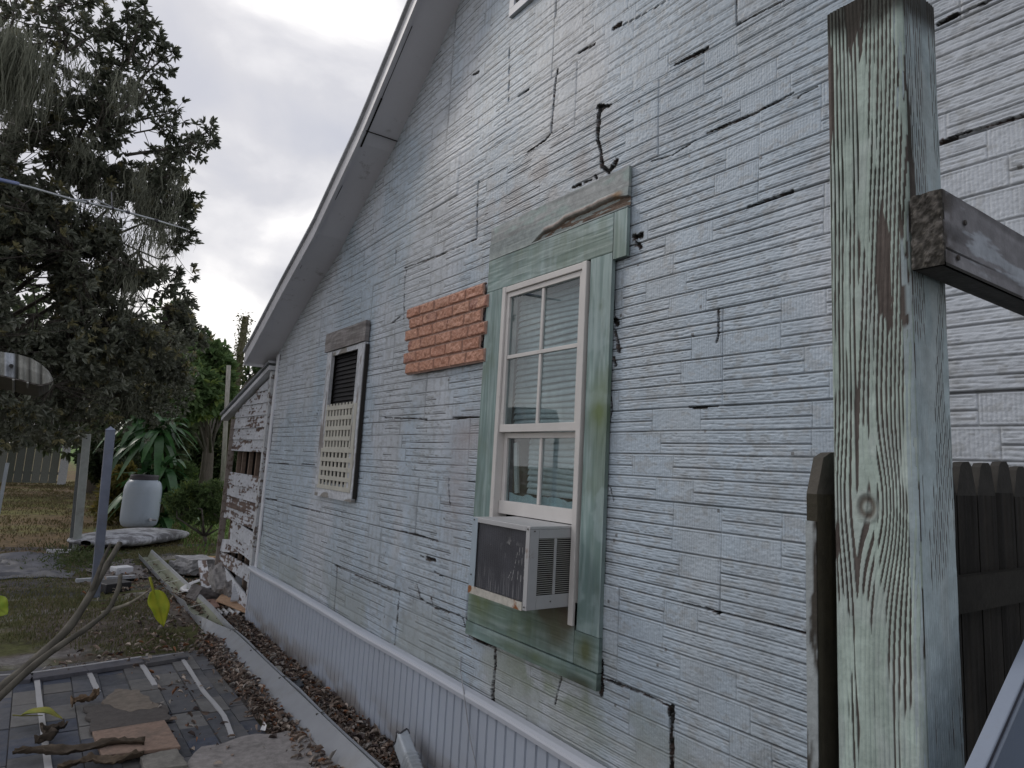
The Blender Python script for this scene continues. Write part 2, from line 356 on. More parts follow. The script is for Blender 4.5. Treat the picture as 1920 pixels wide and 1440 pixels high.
# gravelly concrete pad corner at the bottom
n = 26; ang = np.linspace(0, 2*np.pi, n, endpoint=False); cc = np.array([-.72, 4.15, 0])
rp_ = [(.40*(1+.16*math.sin(3*t+1)+.08*math.sin(7*t)), .52*(1+.12*math.cos(2*t)+.06*math.sin(9*t))) for t in ang]
g = G(); top = [cc+[math.cos(t)*r[0], math.sin(t)*r[1], .05] for t, r in zip(ang, rp_)]; bot = [p*[1, 1, 0]+[0, 0, -.02]+(p-cc)*[.05, .05, 0] for p in top]
g.add(np.array(top+bot), [[i, (i+1) % n, n+(i+1) % n, n+i] for i in range(n)], col=(.27, .25, .24), poly=[list(range(n))])
struct(g.build('concrete_path', M_stone))

# boards and slabs on the patio
def slab(name, corners, z0, th, col, mat, label, cat, jag=0, group=None, bev=.003):
    g = G(); P = []; m = len(corners)
    for i in range(m):
        a, b = np.array(corners[i]), np.array(corners[(i+1) % m])
        k = 7 if jag else 1
        for t in range(k):
            q = a+(b-a)*t/k
            if jag and t: q = q+rng.uniform(-jag, jag, 3)*[1, 1, 0]
            P.append(q)
    m = len(P); P = np.array(P); lo = P.copy(); hi = P.copy(); hi[:, 2] += th
    g.add(np.vstack([lo, hi]), [[i, (i+1) % m, m+(i+1) % m, m+i] for i in range(m)], col=col, poly=[list(range(m))[::-1], [m+i for i in range(m)]])
    return tag(g.build(name, mat, bevel=bev), label, cat, group)
slab('plywood_board', [wz(*p, .06) for p in [(172, 1378), (308, 1356), (338, 1406), (190, 1424)]], 0, .02, (.25, .175, .135), M_stone, 'pinkish tan offcut of plywood lying on the shingles', 'board')
slab('roof_felt', [wz(*p, .035) for p in [(155, 1330), (300, 1322), (325, 1352), (170, 1378)]], 0, .018, (.085, .075, .07), M_stone, 'dark brown slab of roofing felt behind the tan plywood offcut', 'slab', .02)
slab('torn_cardboard', [wz(*p, .04) for p in [(190, 1320), (215, 1296), (262, 1298), (300, 1330), (240, 1338)]], 0, .015, (.19, .16, .13), M_stone, 'pale torn cardboard piece on top of the dark slab', 'cardboard', .015)
slab('grey_tile', [wz(*p, .04) for p in [(262, 1428), (330, 1412), (352, 1445), (270, 1455)]], 0, .03, (.2, .19, .17), M_stone, 'grey broken tile in front of the tan plywood offcut', 'tile', .006)
# curled bark / felt sheets along the bottom edge
def curled(name, p0, p1, wd_, amp, col, label, seed, cat='bark'):
    g = G(); p0 = np.array(p0); p1 = np.array(p1); n = 40; m = 9; d = p1-p0; L0 = np.linalg.norm(d); d = d/L0; s = np.cross(d, [0, 0, 1.])
    U, V = np.meshgrid(np.linspace(0, 1, n), np.linspace(-1, 1, m), indexing='ij')
    ww = wd_*(.6+.7*fbm(U*5, U*0, seed))*(np.sin(np.pi*np.clip(U, .03, .97))**.4)
    P = p0+d*(U*L0)[..., None]+s*((V*ww)+.03*np.sin(U*9+seed))[..., None]
    P[..., 2] += .012+amp*np.abs(V)**1.7*(.2+1.2*fbm(U*9, V*2, seed+5))+.025*(fbm(U*16, V*4, seed+9)-.3); P += s*(.03*(fbm(U*22, V*0, seed+11)-.5)*np.sign(V))[..., None]
    cc = np.asarray(col)*(.6+.8*fbm(U*20, V*5, seed+3))[..., None]
    g.grid(P, cc); return tag(g.build(name, M_wood, smooth=True, solid=.004), label, cat, 'curled dark bark pieces on the shingles')
curled('curled_bark', wz(20, 1425, .05), wz(270, 1402, .06), .040, .035, (.075, .058, .042), 'long dark curled bark strip in front of the tan plywood', 4)
curled('curled_bark', wz(110, 1445, .04), wz(265, 1428, .05), .035, .03, (.10, .075, .052), 'brown curled bark strip at the very bottom edge', 8)
curled('curled_bark', wz(72, 1400, .04), wz(112, 1368, .05), .035, .05, (.07, .055, .042), 'small dark curled piece lying over the leftmost pale strip', 12)
curled('curled_bark', wz(130, 1330, .04), wz(190, 1308, .05), .03, .04, (.16, .11, .07), 'small brown curl behind the dark roofing felt', 15)
g = G(); P_ = [wz(495, 1352, .05), wz(488, 1368, .05), wz(497, 1370, .05), wz(500, 1360, .07)]
g.add(P_, [[0, 1, 2, 3]], col=(.7, .7, .7)); tag(g.build('paper_scrap', M_white, solid=.002), 'tiny white scrap beside the gutter on the shingles', 'scrap')

# ================================================================== GUTTER lying on the ground
A = np.array([-.365, 12.7, .0]); B = np.array([-.362, 3.45, .0])
gt = thing('rain_gutter', 'long pale metal rain gutter lying on the ground beside the wall', 'gutter', B)
g = G(); n = 70
prA = np.array([(-.11, .0), (-.130, .075), (-.124, .075), (-.100, .012), (.045, .012), (.085, .095), (.115, .115), (.12, .130), (.098, .128), (.05, .0)])
prB = np.array([(-.135, .0), (.055, .128), (.062, .125), (-.03, .03), (.05, .02), (.080, .09), (.098, .108), (.105, .128), (.085, .125), (.06, .0)])
Ts = np.linspace(0, 1, n); P = []
for t in Ts:
    o = A+(B-A)*t; k = float(ss(.50, .64, np.array(t))); pr = prA*(1-k)+prB*k
    row = []
    for i, (x, z) in enumerate(pr):
        if i in (1, 2): z = z*(1+.16*math.sin(t*61)*(1-k)*(t > .2)); x = x+.012*math.sin(t*47)*(t > .2)*(1-k)
        if i in (5, 6, 7, 8) and t > .5: z = z*(1-.10*abs(math.sin(t*19)))
        row.append(o+[x*.74, 0, .012+z*.95])
    P.append(row)
P = np.array(P); P = np.concatenate([P, P[:, :1]], 1)
cl_ = np.tile(np.array([.27, .285, .31]), P.shape[:2]+(1,))
ins = np.zeros(P.shape[1], bool); ins[[2, 3, 4, 5, 6]] = True
cl_[:, ins] = (.20, .22, .155)
g.grid(P[::-1], cl_); body = g.build('trough', M_gutter, gt)
for t in (.10, .20, .30, .38, .47):
    g = G(); o = A+(B-A)*t+[0, 0, .06]; g.bar(o+[-.085, 0, .02], o+[.08, 0, .055], .02, .003, (.42, .43, .41)); g.build('hanger_strap', M_gutter, gt)
for t in (.62, .70, .79, .88):
    g = G(); o = A+(B-A)*t+[.035, 0, .137]; g.bar(o+[-.015, 0, -.012], o+[.04, 0, -.004], .012, .004, (.10, .10, .09)); g.build('hanger_strap', M_gutter, gt)
# downspout elbow beside the skirt
def elbow():
    t = thing('downspout', 'short ribbed metal downspout elbow standing against the white skirt', 'downspout', (-.2, 3.6, 0))
    g = G(); W_, D_ = .105, .07; rows = []
    p0 = wx(785, 1475, -.16); p1 = wx(752, 1385, -.14)
    d, a, b = frame(p1-p0, (1, 0, 0)); n = 26
    for k in range(n):
        q = k/(n-1); o = p0+(p1-p0)*q; rib = .006*abs(math.sin(k*1.57)) if q < .55 else 0
        tear = [0, .03, .01, .02][k % 4]*0
        loop = []
        for i in range(24):
            th = 2*math.pi*i/24; cx, sx = math.cos(th), math.sin(th)
            ex = abs(cx)**.35*math.copysign(1, cx)*(W_/2+rib); ey = abs(sx)**.35*math.copysign(1, sx)*(D_/2+rib)
            cut = (-.03*(cx > .4) + .012*math.sin(5*th)) if k == n-1 else 0
            loop.append(o+a*ex+b*ey+d*cut)
        rows.append(loop+[loop[0]])
    g.grid(np.array(rows), np.tile(np.array([.42, .46, .5]), (n, 25, 1))); g.build('pipe', M_gutter, t, solid=.0015)
    g = G(); top = np.array(rows[-1]); g.tube(top, .006, 6, (.06, .06, .065), cap=False); g.build('rubber_rim', M_black, t)
elbow()

# ================================================================== HOUSE
house = thing('house', 'old white house with embossed siding, two side windows and rusty repairs', 'house', (0, 0, 0))
YC = 7.70
rk = [wx(*p)[[1, 2]] for p in [(857, 0), (798, 133), (733, 277), (643, 453), (580, 557), (520, 660)]]
rk = sorted([tuple(p) for p in rk], key=lambda q: q[0])
RIDGE = (1.2, rk[0][1]+.74*(rk[0][0]-1.2))
rkY = np.array([-5.3, 1.2]+[p[0] for p in rk]+[7.985]); rkZ = np.array([2.8, RIDGE[1]]+[p[1] for p in rk]+[rk[-1][1]-.42*(7.985-rk[-1][0])])
def rakez(y): return np.interp(y, rkY, rkZ)
SK = .555
# --- siding height field
WINR = (2.30, 3.30, .88, 2.98)       # behind the casing of the big window
WIN2 = (5.25, 5.90, 1.52, 2.62)
def mold(seed):
    r = random.Random(seed); out = []
    for k in range(4):
        x = 0; b = [0.0]; ty = []; last = -1
        while True:
            short = r.random() < .30 and last != 0
            wl = r.uniform(.14, .26) if short else r.uniform(.40, .85)
            if x+wl > 1.22-.14: wl = 1.22-x
            ty.append(0 if short else r.choice([1, 2, 2, 3, 3])); last = ty[-1]
            x += wl; b.append(x)
            if x >= 1.2199: break
        out.append((np.array(b), np.array(ty)))
    return out
MOLDS = [mold(5), mold(9)]
CH = .3655
OFF = {-2: .3, -1: 1.858, 0: .95, 1: 1.652, 2: 1.05, 3: 1.652, 4: 1.0, 5: 1.5, 6: .8, 7: 1.4}
cracks = [  # (pixels, half width m, taper)
 ([(1046,130),(1041,165),(1037,212),(1034,250),(1022,264),(990,285)], .006),
 ([(1140,198),(1124,214),(1126,232),(1121,255),(1128,285),(1130,312)], .010),
 ([(1126,205),(1122,262)], .014), ([(1122,200),(1144,198)], .012), ([(1130,312),(1143,322)], .012), ([(1146,318),(1157,302)], .015),
 ([(1075,352),(1090,346)], .010), ([(1116,330),(1120,334)], .008), ([(1096,343),(1110,337)],.006),
 ([(897,340),(895,380),(893,447)], .005), ([(762,508),(759,530),(757,598)], .006), ([(956,82),(954,190)], .0022),
 ([(743,470),(741,500)], .002), ([(750,594),(735,606)], .004), ([(893,448),(845,470),(760,503)], .003),
 ([(1266,121),(1325,90)], .007), ([(1150,52),(1163,44)], .010), ([(1085,99),(1115,82)], .005), ([(887,141),(898,135)], .006),
 ([(973,180),(992,168)], .005), ([(1160,50),(1290,-20)], .002),
 ([(1322,248),(1362,230),(1410,212),(1484,172)], .0045), ([(1493,183),(1500,176),(1530,160)], .0022), ([(1222,302),(1260,290),(1300,262)], .0025),
 ([(1402,388),(1487,358)], .0055), ([(1381,0),(1380,46)], .0025), ([(1381,46),(1470,0)], .003),
 ([(1756,42),(1790,25)], .008), ([(1790,25),(1870,-10)], .003), ([(1764,265),(1800,250),(1920,214)], .004), ([(1764,265),(1790,256)], .007),
 ([(1348,578),(1347,630),(1343,642)], .004), ([(1150,600),(1155,608)], .016), ([(1153,622),(1160,655)], .013), ([(1150,672),(1154,684)], .010),
 ([(1188,446),(1202,440)], .022), ([(1192,455),(1200,462)], .014),
 ([(1290,763),(1345,762)], .003), ([(1300,765),(1325,763)], .006),
 ([(876,1160),(876,1185),(895,1200),(928,1213),(928,1250),(922,1300),(924,1322)], .011),
 ([(785,1100),(790,1122),(815,1140),(865,1155),(872,1175)], .005), ([(810,1122),(812,1132)], .008),
 ([(800,1047),(815,1050)], .012), ([(795,1045),(788,1042)], .004), ([(815,1072),(830,1082)], .003),
 ([(730,992),(780,1003),(820,1015)], .005), ([(640,960),(640,1000)], .001),
 ([(628,1060),(690,1088),(750,1111)], .0045), ([(750,1111),(745,1175),(740,1218)], .005), ([(632,1062),(625,1148)], .004),
 ([(1262,1325),(1258,1440)], .009), ([(1257,1325),(1258,1500)], .006),
 ([(1054,1268),(1045,1300),(1040,1320)], .004), ([(1130,1240),(1129,1300)], .014), ([(1128,1270),(1200,1297),(1260,1325)], .004),
 ([(840,896),(843,950)], .003), ([(848,899),(900,905)], .001), ([(848,783),(905,782)], .0035), ([(855,785),(875,783)], .006), ([(720,783),(800,786)], .003),
 ([(1145,745),(1146,770),(1143,790)], .005), ([(1147,560),(1144,700)], .002), ([(1145,915),(1150,940)], .003),
 ([(480,1020),(560,1052)], .001), ([(500,868),(540,870)], .004), ([(500,935),(520,938)], .005), ([(545,947),(600,960)], .0035), ([(553,982),(548,1030)], .004), ([(520,950),(528,1000)], .003),
 ([(565,870),(590,872)], .004),([(596,770),(592,783)], .004),
 ([(1280,1130),(1400,1160),(1525,1190)], .0025), ([(1325,1140),(1350,1150)], .006),
]
# courses close together keep their own vertical sheet joints
def joints(): pass
def siding(Yg, Zg):
    wob = (fbm(Yg*1.3, Zg*.5, 41, 3)-.5)*.012
    zz = Zg+wob-.905
    row = np.floor(zz/CH).astype(int); v = zz-row*CH
    off = np.vectorize(lambda r: OFF.get(int(r), .4))(np.arange(-6, 20))[np.clip(row+6, 0, 25)]
    us = (Yg+(fbm(Zg*2, Yg*.5, 42, 2)-.5)*.006-off); sheet = np.floor(us/1.22).astype(int); u = us-sheet*1.22
    h = np.zeros_like(Yg); fade = np.ones_like(Yg)
    # stepped thickness and gentle buckling of each sheet
    h += (_h(row, sheet, 5)-.5)*.004+(fbm(Yg*1.2, Zg*1.6, 51, 3)-.5)*.022
    h += (_h(row, sheet, 6)-.5)*.010*(u/1.22-.5)+(_h(row, sheet, 7)-.4)*.012*(v/CH-.5)
    ch = CH/4; c_ = np.clip((v/ch).astype(int), 0, 3); vv = v-c_*ch
    msel = (_h(row, sheet, 8) > .5).astype(int)
    emb = np.zeros_like(Yg)
    s0 = row*13+sheet*7
    wl = fbm(Yg*7+s0*3.1, v*15+s0, 61, 3); wf = vn(Yg*38, v*70, 62); wm = fbm(Yg*16+s0, v*26, 63, 2)
    for mi in (0, 1):
        for k in range(4):
            b, ty = MOLDS[mi][k]; mk = (c_ == k) & (msel == mi)
            if not mk.any(): continue
            uu = u[mk]; i = np.clip(np.searchsorted(b, uu, 'right')-1, 0, len(ty)-1)
            T = ty[i]; dl = np.minimum(uu-b[i], b[i+1]-uu); v_ = vv[mk]
            split = (T >= 1); sp = ch*.46+0*v_
            dv = np.minimum(v_, ch-v_); dv = np.where(split, np.minimum(dv, np.abs(v_-sp)), dv)
            d = np.minimum(dl, dv); bd = .75+.5*wm[mk]
            hz_ = -.0040*np.exp(-(dv/.0026)**2)+.0018*np.exp(-((dv-.0062)/.0020)**2)-.0012*np.exp(-((dv-.0105)/.0018)**2)
            vt_ = -.0016*np.exp(-(dl/.0020)**2)+.0006*np.exp(-((dl-.006)/.0022)**2)-.0008*np.exp(-((dl-.0105)/.0018)**2)
            gr = np.where(dv < dl, hz_, vt_)*bd
            sub = np.where(v_ > sp, 1, 0)
            def rl(ph, w_): return 1-2*np.exp(-(np.sin(np.pi*ph)/w_)**2)
            big = .0014*rl(v_/.0150+1.5*wl[mk], .36)
            fin = .0012*rl(v_/.0082+.55*wf[mk]+.5*wm[mk], .5)
            med = .0013*rl(v_/.0112+.9*wm[mk]+.25*wf[mk], .42)
            comb = .0006*rl(uu/.0115+.25*wf[mk], .55)
            x = np.where(T == 0, comb, np.where(T == 1, big, np.where(T == 2, np.where(sub == 1, fin, big), np.where(sub == 1, med, fin))))
            x = x*ss(.004, .011, d)
            emb[mk] = gr+x
    grain = (vn(Yg*90, Zg*170, 71)-.5)*.0018
    h = h+emb+grain
    jy = np.minimum(u, 1.22-u); jz = np.minimum(v, CH-v)
    rough = vn(Yg*60, Zg*60, 72)*.0012
    op = .35+.9*_h(row, sheet, 9)
    jm = np.maximum(np.exp(-(jy/(.0018+rough*.7))**2)*.45, np.exp(-(jz/(.0024+rough))**2)*ss(.35, .6, fbm(Yg*2.2, row*3.3, 73, 4)))*np.clip(op, 0, 1)
    h -= .006*jm
    # colours
    base = np.zeros(Yg.shape+(3,)); base[:] = (.40, .475, .548)
    t = fbm(Yg*.7, Zg*.7, 81, 4); base = base*(.88+.24*t)[..., None]
    base = mixc(base, (.54, .56, .60), ss(.45, .62, fbm(Yg*1.5+3, Zg*.8, 82, 4))*.6)
    st = ss(.50, .66, fbm(Yg*4, Zg*.8+9, 83, 5)); base = mixc(base, (.40, .42, .43), st*.28)
    fl = ss(.60, .68, fbm(Yg*26, Zg*40, 84, 3)); base = mixc(base, (.30, .31, .31), fl*.4)
    base = base*(1-(.68+.30*ss(.45, .62, fbm(Yg*1.1+7, Zg*1.1, 97, 4)))*np.clip(-emb/.0034, 0, 1))[..., None]*(1+.12*np.clip(emb/.002, 0, 1))[..., None]  # relief shading in the colour: grooves darker, ridges lighter; grime patches deepen some grooves
    low = (1-ss(.55, 1.15, Zg))*ss(.42, .6, fbm(Yg*3, Zg*3, 85, 4)); base = mixc(base, (.30, .33, .31), low*.6)
    def blob(y, z, ry, rz): return np.exp(-((Yg-y)/ry)**2-((Zg-z)/rz)**2)
    base = mixc(base, (.20, .24, .17), blob(2.6, .78, .5, .13)*ss(.35, .6, fbm(Yg*7, Zg*7, 86))*.9)
    base = mixc(base, (.34, .29, .29), (blob(3.6, 1.62, .14, .3)+blob(3.5, 1.9, .2, .1))*.45)
    base = mixc(base, (.30, .29, .29), blob(2.9, 3.25, .8, .22)*ss(.4, .65, fbm(Yg*9, Zg*9, 87))*.8)
    base = mixc(base, (.06, .06, .06), jm*.7*ss(.25, .55, fbm(Yg*3, Zg*9, 88, 3)))
    sp_ = (_h(np.floor(Yg/.013), np.floor(Zg/.013), 89) > .9993); base = mixc(base, (.08, .075, .07), sp_*.8)
    # cracks and broken-out patches
    cm = np.zeros_like(Yg); cq = np.zeros_like(Yg)
    for px, hw in cracks:
        P = np.array([wx(*p, .021)[[1, 2]] for p in px])
        hw = hw*(1.15 if (P[0][1] > 3.4 or P[0][0] > 3.5) else 1.0)
        lo = P.min(0)-hw*3-.02; hi = P.max(0)+hw*3+.02
        a0, a1 = np.searchsorted(Yg[:, 0], [lo[0], hi[0]]); b0, b1 = np.searchsorted(Zg[0], [lo[1], hi[1]])
        if a1 <= a0 or b1 <= b0: continue
        y = Yg[a0:a1, b0:b1]; z = Zg[a0:a1, b0:b1]
        y = y+(fbm(y*80, z*80, 91, 3)-.5)*min(.005, hw*.6); z = z+(fbm(y*80, z*80, 92, 3)-.5)*min(.005, hw*.6)
        d = np.full(y.shape, 9.0)
        for p, q in zip(P[:-1], P[1:]):
            e = q-p; tt = np.clip(((y-p[0])*e[0]+(z-p[1])*e[1])/(e@e), 0, 1)
            d = np.minimum(d, np.hypot(y-p[0]-e[0]*tt, z-p[1]-e[1]*tt))
        wdt = hw*.9*(.15+1.3*fbm(y*16, z*16, 93, 3))*(.6+.8*vn(y*150, z*150, 94))
        cm[a0:a1, b0:b1] = np.maximum(cm[a0:a1, b0:b1], 1-ss(wdt*.45, wdt*.85+.001, d)); cq[a0:a1, b0:b1] = np.maximum(cq[a0:a1, b0:b1], 1-ss(wdt*1.05, wdt*1.35+.0015, d))
    h = h-.022*cm
    tar = mixc((.008, .008, .008), (.06, .04, .035), ss(.5, .7, fbm(Yg*30, Zg*60, 95, 3)))
    base = mixc(base, tar, cq)
    return h, base
ys = [-1.6]
while ys[-1] < YC:
    y = ys[-1]; px_ = (3.95+y*y)/(689*1.987); ys.append(y+(.006 if y < .4 else max(.0031, .72*px_)))
ys = np.array(ys); ys[-1] = YC
def zaxis(a, b, d): return np.linspace(a, b, int((b-a)/d)+1)
wg = G()
for (ya, yb, z0, z1, dz) in ((-1.6, 3.5, .50, 3.5, .0034), (-1.6, 3.5, 3.5, 7.0, .0055), (3.5, YC, .50, 5.3, .0058)):
    yy = ys[(ys >= ya-.03) & (ys <= yb+1e-6)] if ya > 0 else ys[ys <= yb+.02]
    zz = zaxis(z0, z1, dz); Yg, Zg = np.meshgrid(yy, zz, indexing='ij')
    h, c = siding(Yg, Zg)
    P = np.stack([-.004-h, Yg, Zg], -1)
    yc = (Yg[:-1, :-1]+Yg[1:, 1:])/2; zc = (Zg[:-1, :-1]+Zg[1:, 1:])/2
    keep = zc < rakez(yc)+.02
    for (a, b, c0, c1) in (WINR, WIN2): keep &= ~((yc > a) & (yc < b) & (zc > c0) & (zc < c1))
    # compact
    nu, nv = Yg.shape; I = np.arange(nu*nv).reshape(nu, nv)
    q = np.stack([I[:-1, :-1], I[:-1, 1:], I[1:, 1:], I[1:, :-1]], -1)[keep]
    used = np.unique(q); mp_ = np.zeros(nu*nv, np.int64); mp_[used] = np.arange(len(used))
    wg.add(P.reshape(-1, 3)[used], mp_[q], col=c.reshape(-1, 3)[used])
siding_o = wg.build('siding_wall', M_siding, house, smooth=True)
# other walls and solid backing
g = G()
cw = (.5, .52, .56)
g.box((.02, 7.55, 0), (6.0, YC-.01, 2.9), cw); g.box((.02, -5.3, 0), (6.0, -5.1, 2.9), cw); g.box((5.9, -5.1, 0), (6.0, 7.55, 2.9), cw)
g.box((.002, -5.3, .0), (.05, -1.6, 2.8), cw)
# wall sheathing with openings (dark boards behind the siding)
def sheath(lo, hi): g2.box((.018, lo[0], lo[1]), (.05, hi[0], hi[1]), (.03, .026, .022))
g.build('rear_wall', M_white, house)
g2 = G()
sheath((-1.6, 0), (2.44, 2.8)); sheath((3.15, 0), (5.27, 2.8)); sheath((5.88, 0), (YC-.02, 2.8)); sheath((2.44, 0), (3.15, 1.10)); sheath((2.44, 2.69), (3.15, 2.8)); sheath((5.27, 0), (5.88, 1.52)); sheath((5.27, 2.61), (5.88, 2.8))
zb = np.linspace(-5.3, YC, 14)
P = [(0.03, y, rakez(y)-.03) for y in zb]; Q = [(0.03, y, 2.8) for y in zb]
g2.add(np.array(P+Q), [[i, i+1, 15+i-1+0, 14+i] for i in range(13)], col=(.03, .026, .022))
g2.build('sheathing', M_dark, house)
# --- corner board
g = G(); g.box((-.0045, YC-.064, .56), (-.0025, YC-.0555, 2.80), (.02, .02, .02)); g.build('corner_crack', M_dark, house)
g = G(); g.box((-.022, YC-.005, .50), (.10, YC+.016, 2.78), (.62, .64, .68)); g.box((-.022, YC-.055, .55), (-.003, YC-.007, 2.80), (.62, .64, .68)); g.build('corner_board', M_white, house, bevel=.003)
# --- soffit, fascia and roof following the rake
SX = -.265
g = G(); gf = G(); gr = G()
yy = np.concatenate([np.linspace(-5.3, 1.2, 8), np.linspace(1.2, 7.985, 40)[1:]])
zo = rakez(yy); 
U = yy
# soffit (underside) from wall to fascia, slight sag and panel joint
nS = 5
P = []
for y, z in zip(yy, zo):
    P.append([(x_, y, z+.004*math.sin(y*3+x_*9)+.004) for x_ in np.linspace(.02, SX, nS)])
P = np.array(P); g.grid(P, np.tile(np.array([.62, .62, .66]), P.shape[:2]+(1,)))
nrm = .105
so_ = g.build('soffit', M_soffit, house)
pts = np.array([(SX, y, z) for y, z in zip(yy, zo)])
for i in range(len(yy)-1):
    a = pts[i]; b = pts[i+1]
    v = [a+[-.0, 0, -.018], a+[-.022, 0, -.018], a+[-.022, 0, .11], a+[0, 0, .11]]; v2 = [b+(q-a) for q in v]
    gf.add(np.array(v+v2), [[0, 1, 5, 4], [1, 2, 6, 5], [2, 3, 7, 6], [3, 0, 4, 7]], col=(.60, .60, .63))
    # drip edge and shingle edge
    v = [a+[-.018, 0, .108], a+[-.045, 0, .112], a+[-.045, 0, .135], a+[6.6, 0, .135], a+[6.6, 0, .108]]; v2 = [b+(q-a) for q in v]
    gr.add(np.array(v+v2), [[0, 1, 6, 5], [1, 2, 7, 6], [2, 3, 8, 7], [3, 4, 9, 8], [4, 0, 5, 9]], col=(.42, .44, .47))
e = pts[-1]; gf.box(e+[-.02, -.003, -.03], e+[6.5, .02, .12], (.6, .6, .63))
gf.build('fascia_board', M_white, house); gr.build('roof', M_shingle, house)
# joint in the soffit and dark crack lines beside the fascia
g = G()
ja = wx(678, 256, SX); jy = ja[1]; g.box((SX+.002, jy-.003, rakez(jy)-.004), (0, jy+.003, rakez(jy)+.002), (.05, .045, .04))
for p, q, w_ in (((768, 30), (700, 180), .003), ((712, 160), (672, 262), .008), ((640, 310), (560, 480), .002)):
    a = wx(*p, SX+.02); b = wx(*q, SX+.02); a[2] = rakez(a[1])-.001; b[2] = rakez(b[1])-.001; g.bar(a, b, w_*1.6, .004, (.05, .045, .04))
g.build('soffit_joint', M_dark, house)
# bed moulding at the wall/soffit line
# --- vent at top edge
v0 = wx(955, 33); g = G(); g.box((-.03, v0[1]-.42, v0[2]), (-.004, v0[1], v0[2]+.05), (.62, .64, .68)); g.box((-.03, v0[1]-.05, v0[2]+.052), (-.004, v0[1], v0[2]+.55), (.62, .64, .68)); g.box((-.03, v0[1]-.42, v0[2]+.052), (-.004, v0[1]-.37, v0[2]+.55), (.62, .64, .68))
g.box((-.03, v0[1]-.368, v0[2]+.50), (-.004, v0[1]-.052, v0[2]+.55), (.62, .64, .68))
for k in range(7): g.box((-.018, v0[1]-.368, v0[2]+.08+k*.06), (-.008, v0[1]-.052, v0[2]+.10+k*.06), (.2, .2, .2), rot=rotm((0, 1, 0), .6))
g.box((-.006, v0[1]-.368, v0[2]+.053), (-.0035, v0[1]-.052, v0[2]+.498), (.015, .015, .015)); g.build('gable_vent', M_white, house)
# --- skirt panels and cap trim
g = G(); rows = []
yk = []; y = -1.6; P = []
while y < 7.74:
    for dy, dx in ((0, 0), (.004, -.009), (.069, -.009), (.073, 0), (.077, .004)): P.append((dx-.045, y+dy))
    y += .083
P = np.array([p for p in P if p[1] < 7.74])
zl = np.linspace(-.06, SK-.01, 26); n = len(P)
V = np.array([[(x, yy_, z) for z in zl] for x, yy_ in P]); md = (1-ss(.05, .30, V[..., 2]))*ss(.35, .6, fbm(V[..., 1]*5, V[..., 2]*12, 55, 4)); sk_c = mixc((.40, .445, .52), (.20, .17, .14), md*.8); sk_c = sk_c*(.9+.2*fbm(V[..., 1]*1.1, V[..., 2]*2, 56))[..., None]*np.where((np.arange(n) % 5) == 3, .62, 1)[:, None, None]  # mud near the bottom; groove column darkened in colour as its narrow shadow
g.grid(V, sk_c)
g.box((-.05, 7.74, -.06), (2, 7.76, SK-.01), (.6, .63, .7)); g.build('skirt_panels', M_skirt, house)
g = G(); prof = [(-.02, SK-.022), (-.072, SK-.022), (-.076, SK), (-.072, SK+.012), (-.055, SK+.02), (-.02, SK+.022)]
nY = 90; yy_ = np.linspace(-1.6, 7.765, nY); V = np.array([[(x+.002*math.sin(y*5), y, z+.004*math.sin(y*2.3)) for x, z in prof+[prof[0]]] for y in yy_])
g.grid(V[::-1], np.tile(np.array([.52, .55, .61]), V.shape[:2]+(1,))); g.build('skirt_cap', M_skirt, house, bevel=0)

# ---- wood surface functions -------------------------------------------------
def grainy(c1, c2, f=60, along=0, seed=0, amp=.0012, wear=None, wearc=(.30, .29, .27), wl=.55, wh=.62, sc=4.0, ecc=9):
    def fn(A, B):
        u, v = (A, B) if along == 0 else (B, A)          # u runs along the grain
        g_ = vn(u*3+seed, v*f+4*vn(u*3, v*8, seed+2), seed+1); g3 = vn(u*ecc, v*f*2.3, seed+4)
        h = (g_-.5)*amp+(g3-.5)*amp*.6
        c = mixc(c1, c2, ss(.3, .75, g_*.6+g3*.4))
        if wear:
            m = ss(wl, wh, fbm(u*sc, v*sc*3.5, seed+7, 5)*.7+g_*.3)
            c = mixc(c, wearc, m*wear); h = h-m*.0008
        st = fbm(A*5, B*5, seed+8, 4); c = c*(.75+.5*st)[..., None]
        return h, c
    return fn
NEGX = dict(u=(0, -1, 0), v=(0, 0, 1))      # board front facing -X: u = -Y (to the right in the photo), v = up ; normal = u x v = (-1,0,0)
GC1, GC2 = (.165, .245, .235), (.285, .37, .365)
def boardX(g, ya, yb, z0, z1, x0, T, fn, du=.006, dv=.006):
    """board on the wall between y ya>yb"""
    g.relief((x0, ya, z0), NEGX['u'], NEGX['v'], ya-yb, z1-z0, T, du, dv, fn)
# ---- BIG WINDOW
win = G()
rot_mask = lambda A, B: None
# casing boards (green)
def greenfn(along, seed, dark=0.0, blobs=()):
    base = grainy(GC1, GC2, f=60, along=along, seed=seed, amp=.0020)
    def fn(A, B):
        h, c = base(A, B)
        m = ss(.5, .68, fbm(A*6, B*3.2, seed+20, 5)); c = mixc(c, (.13, .18, .13), m*(.45+dark))
        m2 = ss(.60, .72, fbm(A*7, B*7, seed+30, 5)); c = mixc(c, (.33, .42, .43), m2*.5)
        for (bu, bv, ru, rv, col, s_) in blobs:
            k = np.exp(-((A-bu)/ru)**2-((B-bv)/rv)**2)*(.5+fbm(A*14, B*14, seed+41, 4)); c = mixc(c, col, np.clip(k*s_, 0, .95))
        return h, c
    return fn
wn = G()
XF = -.010
boardX(wn, 3.338, 2.262, 2.716, 2.900, XF, .020, greenfn(0, 3))                       # head
boardX(wn, 2.412, 2.262, 1.052, 2.713, XF, .020, greenfn(1, 6, .1, [(.09, .95, .06, .12, (.12, .17, .06), .9)]))   # right casing
boardX(wn, 3.338, 3.162, 1.052, 2.713, XF, .020, greenfn(1, 9))                       # left casing
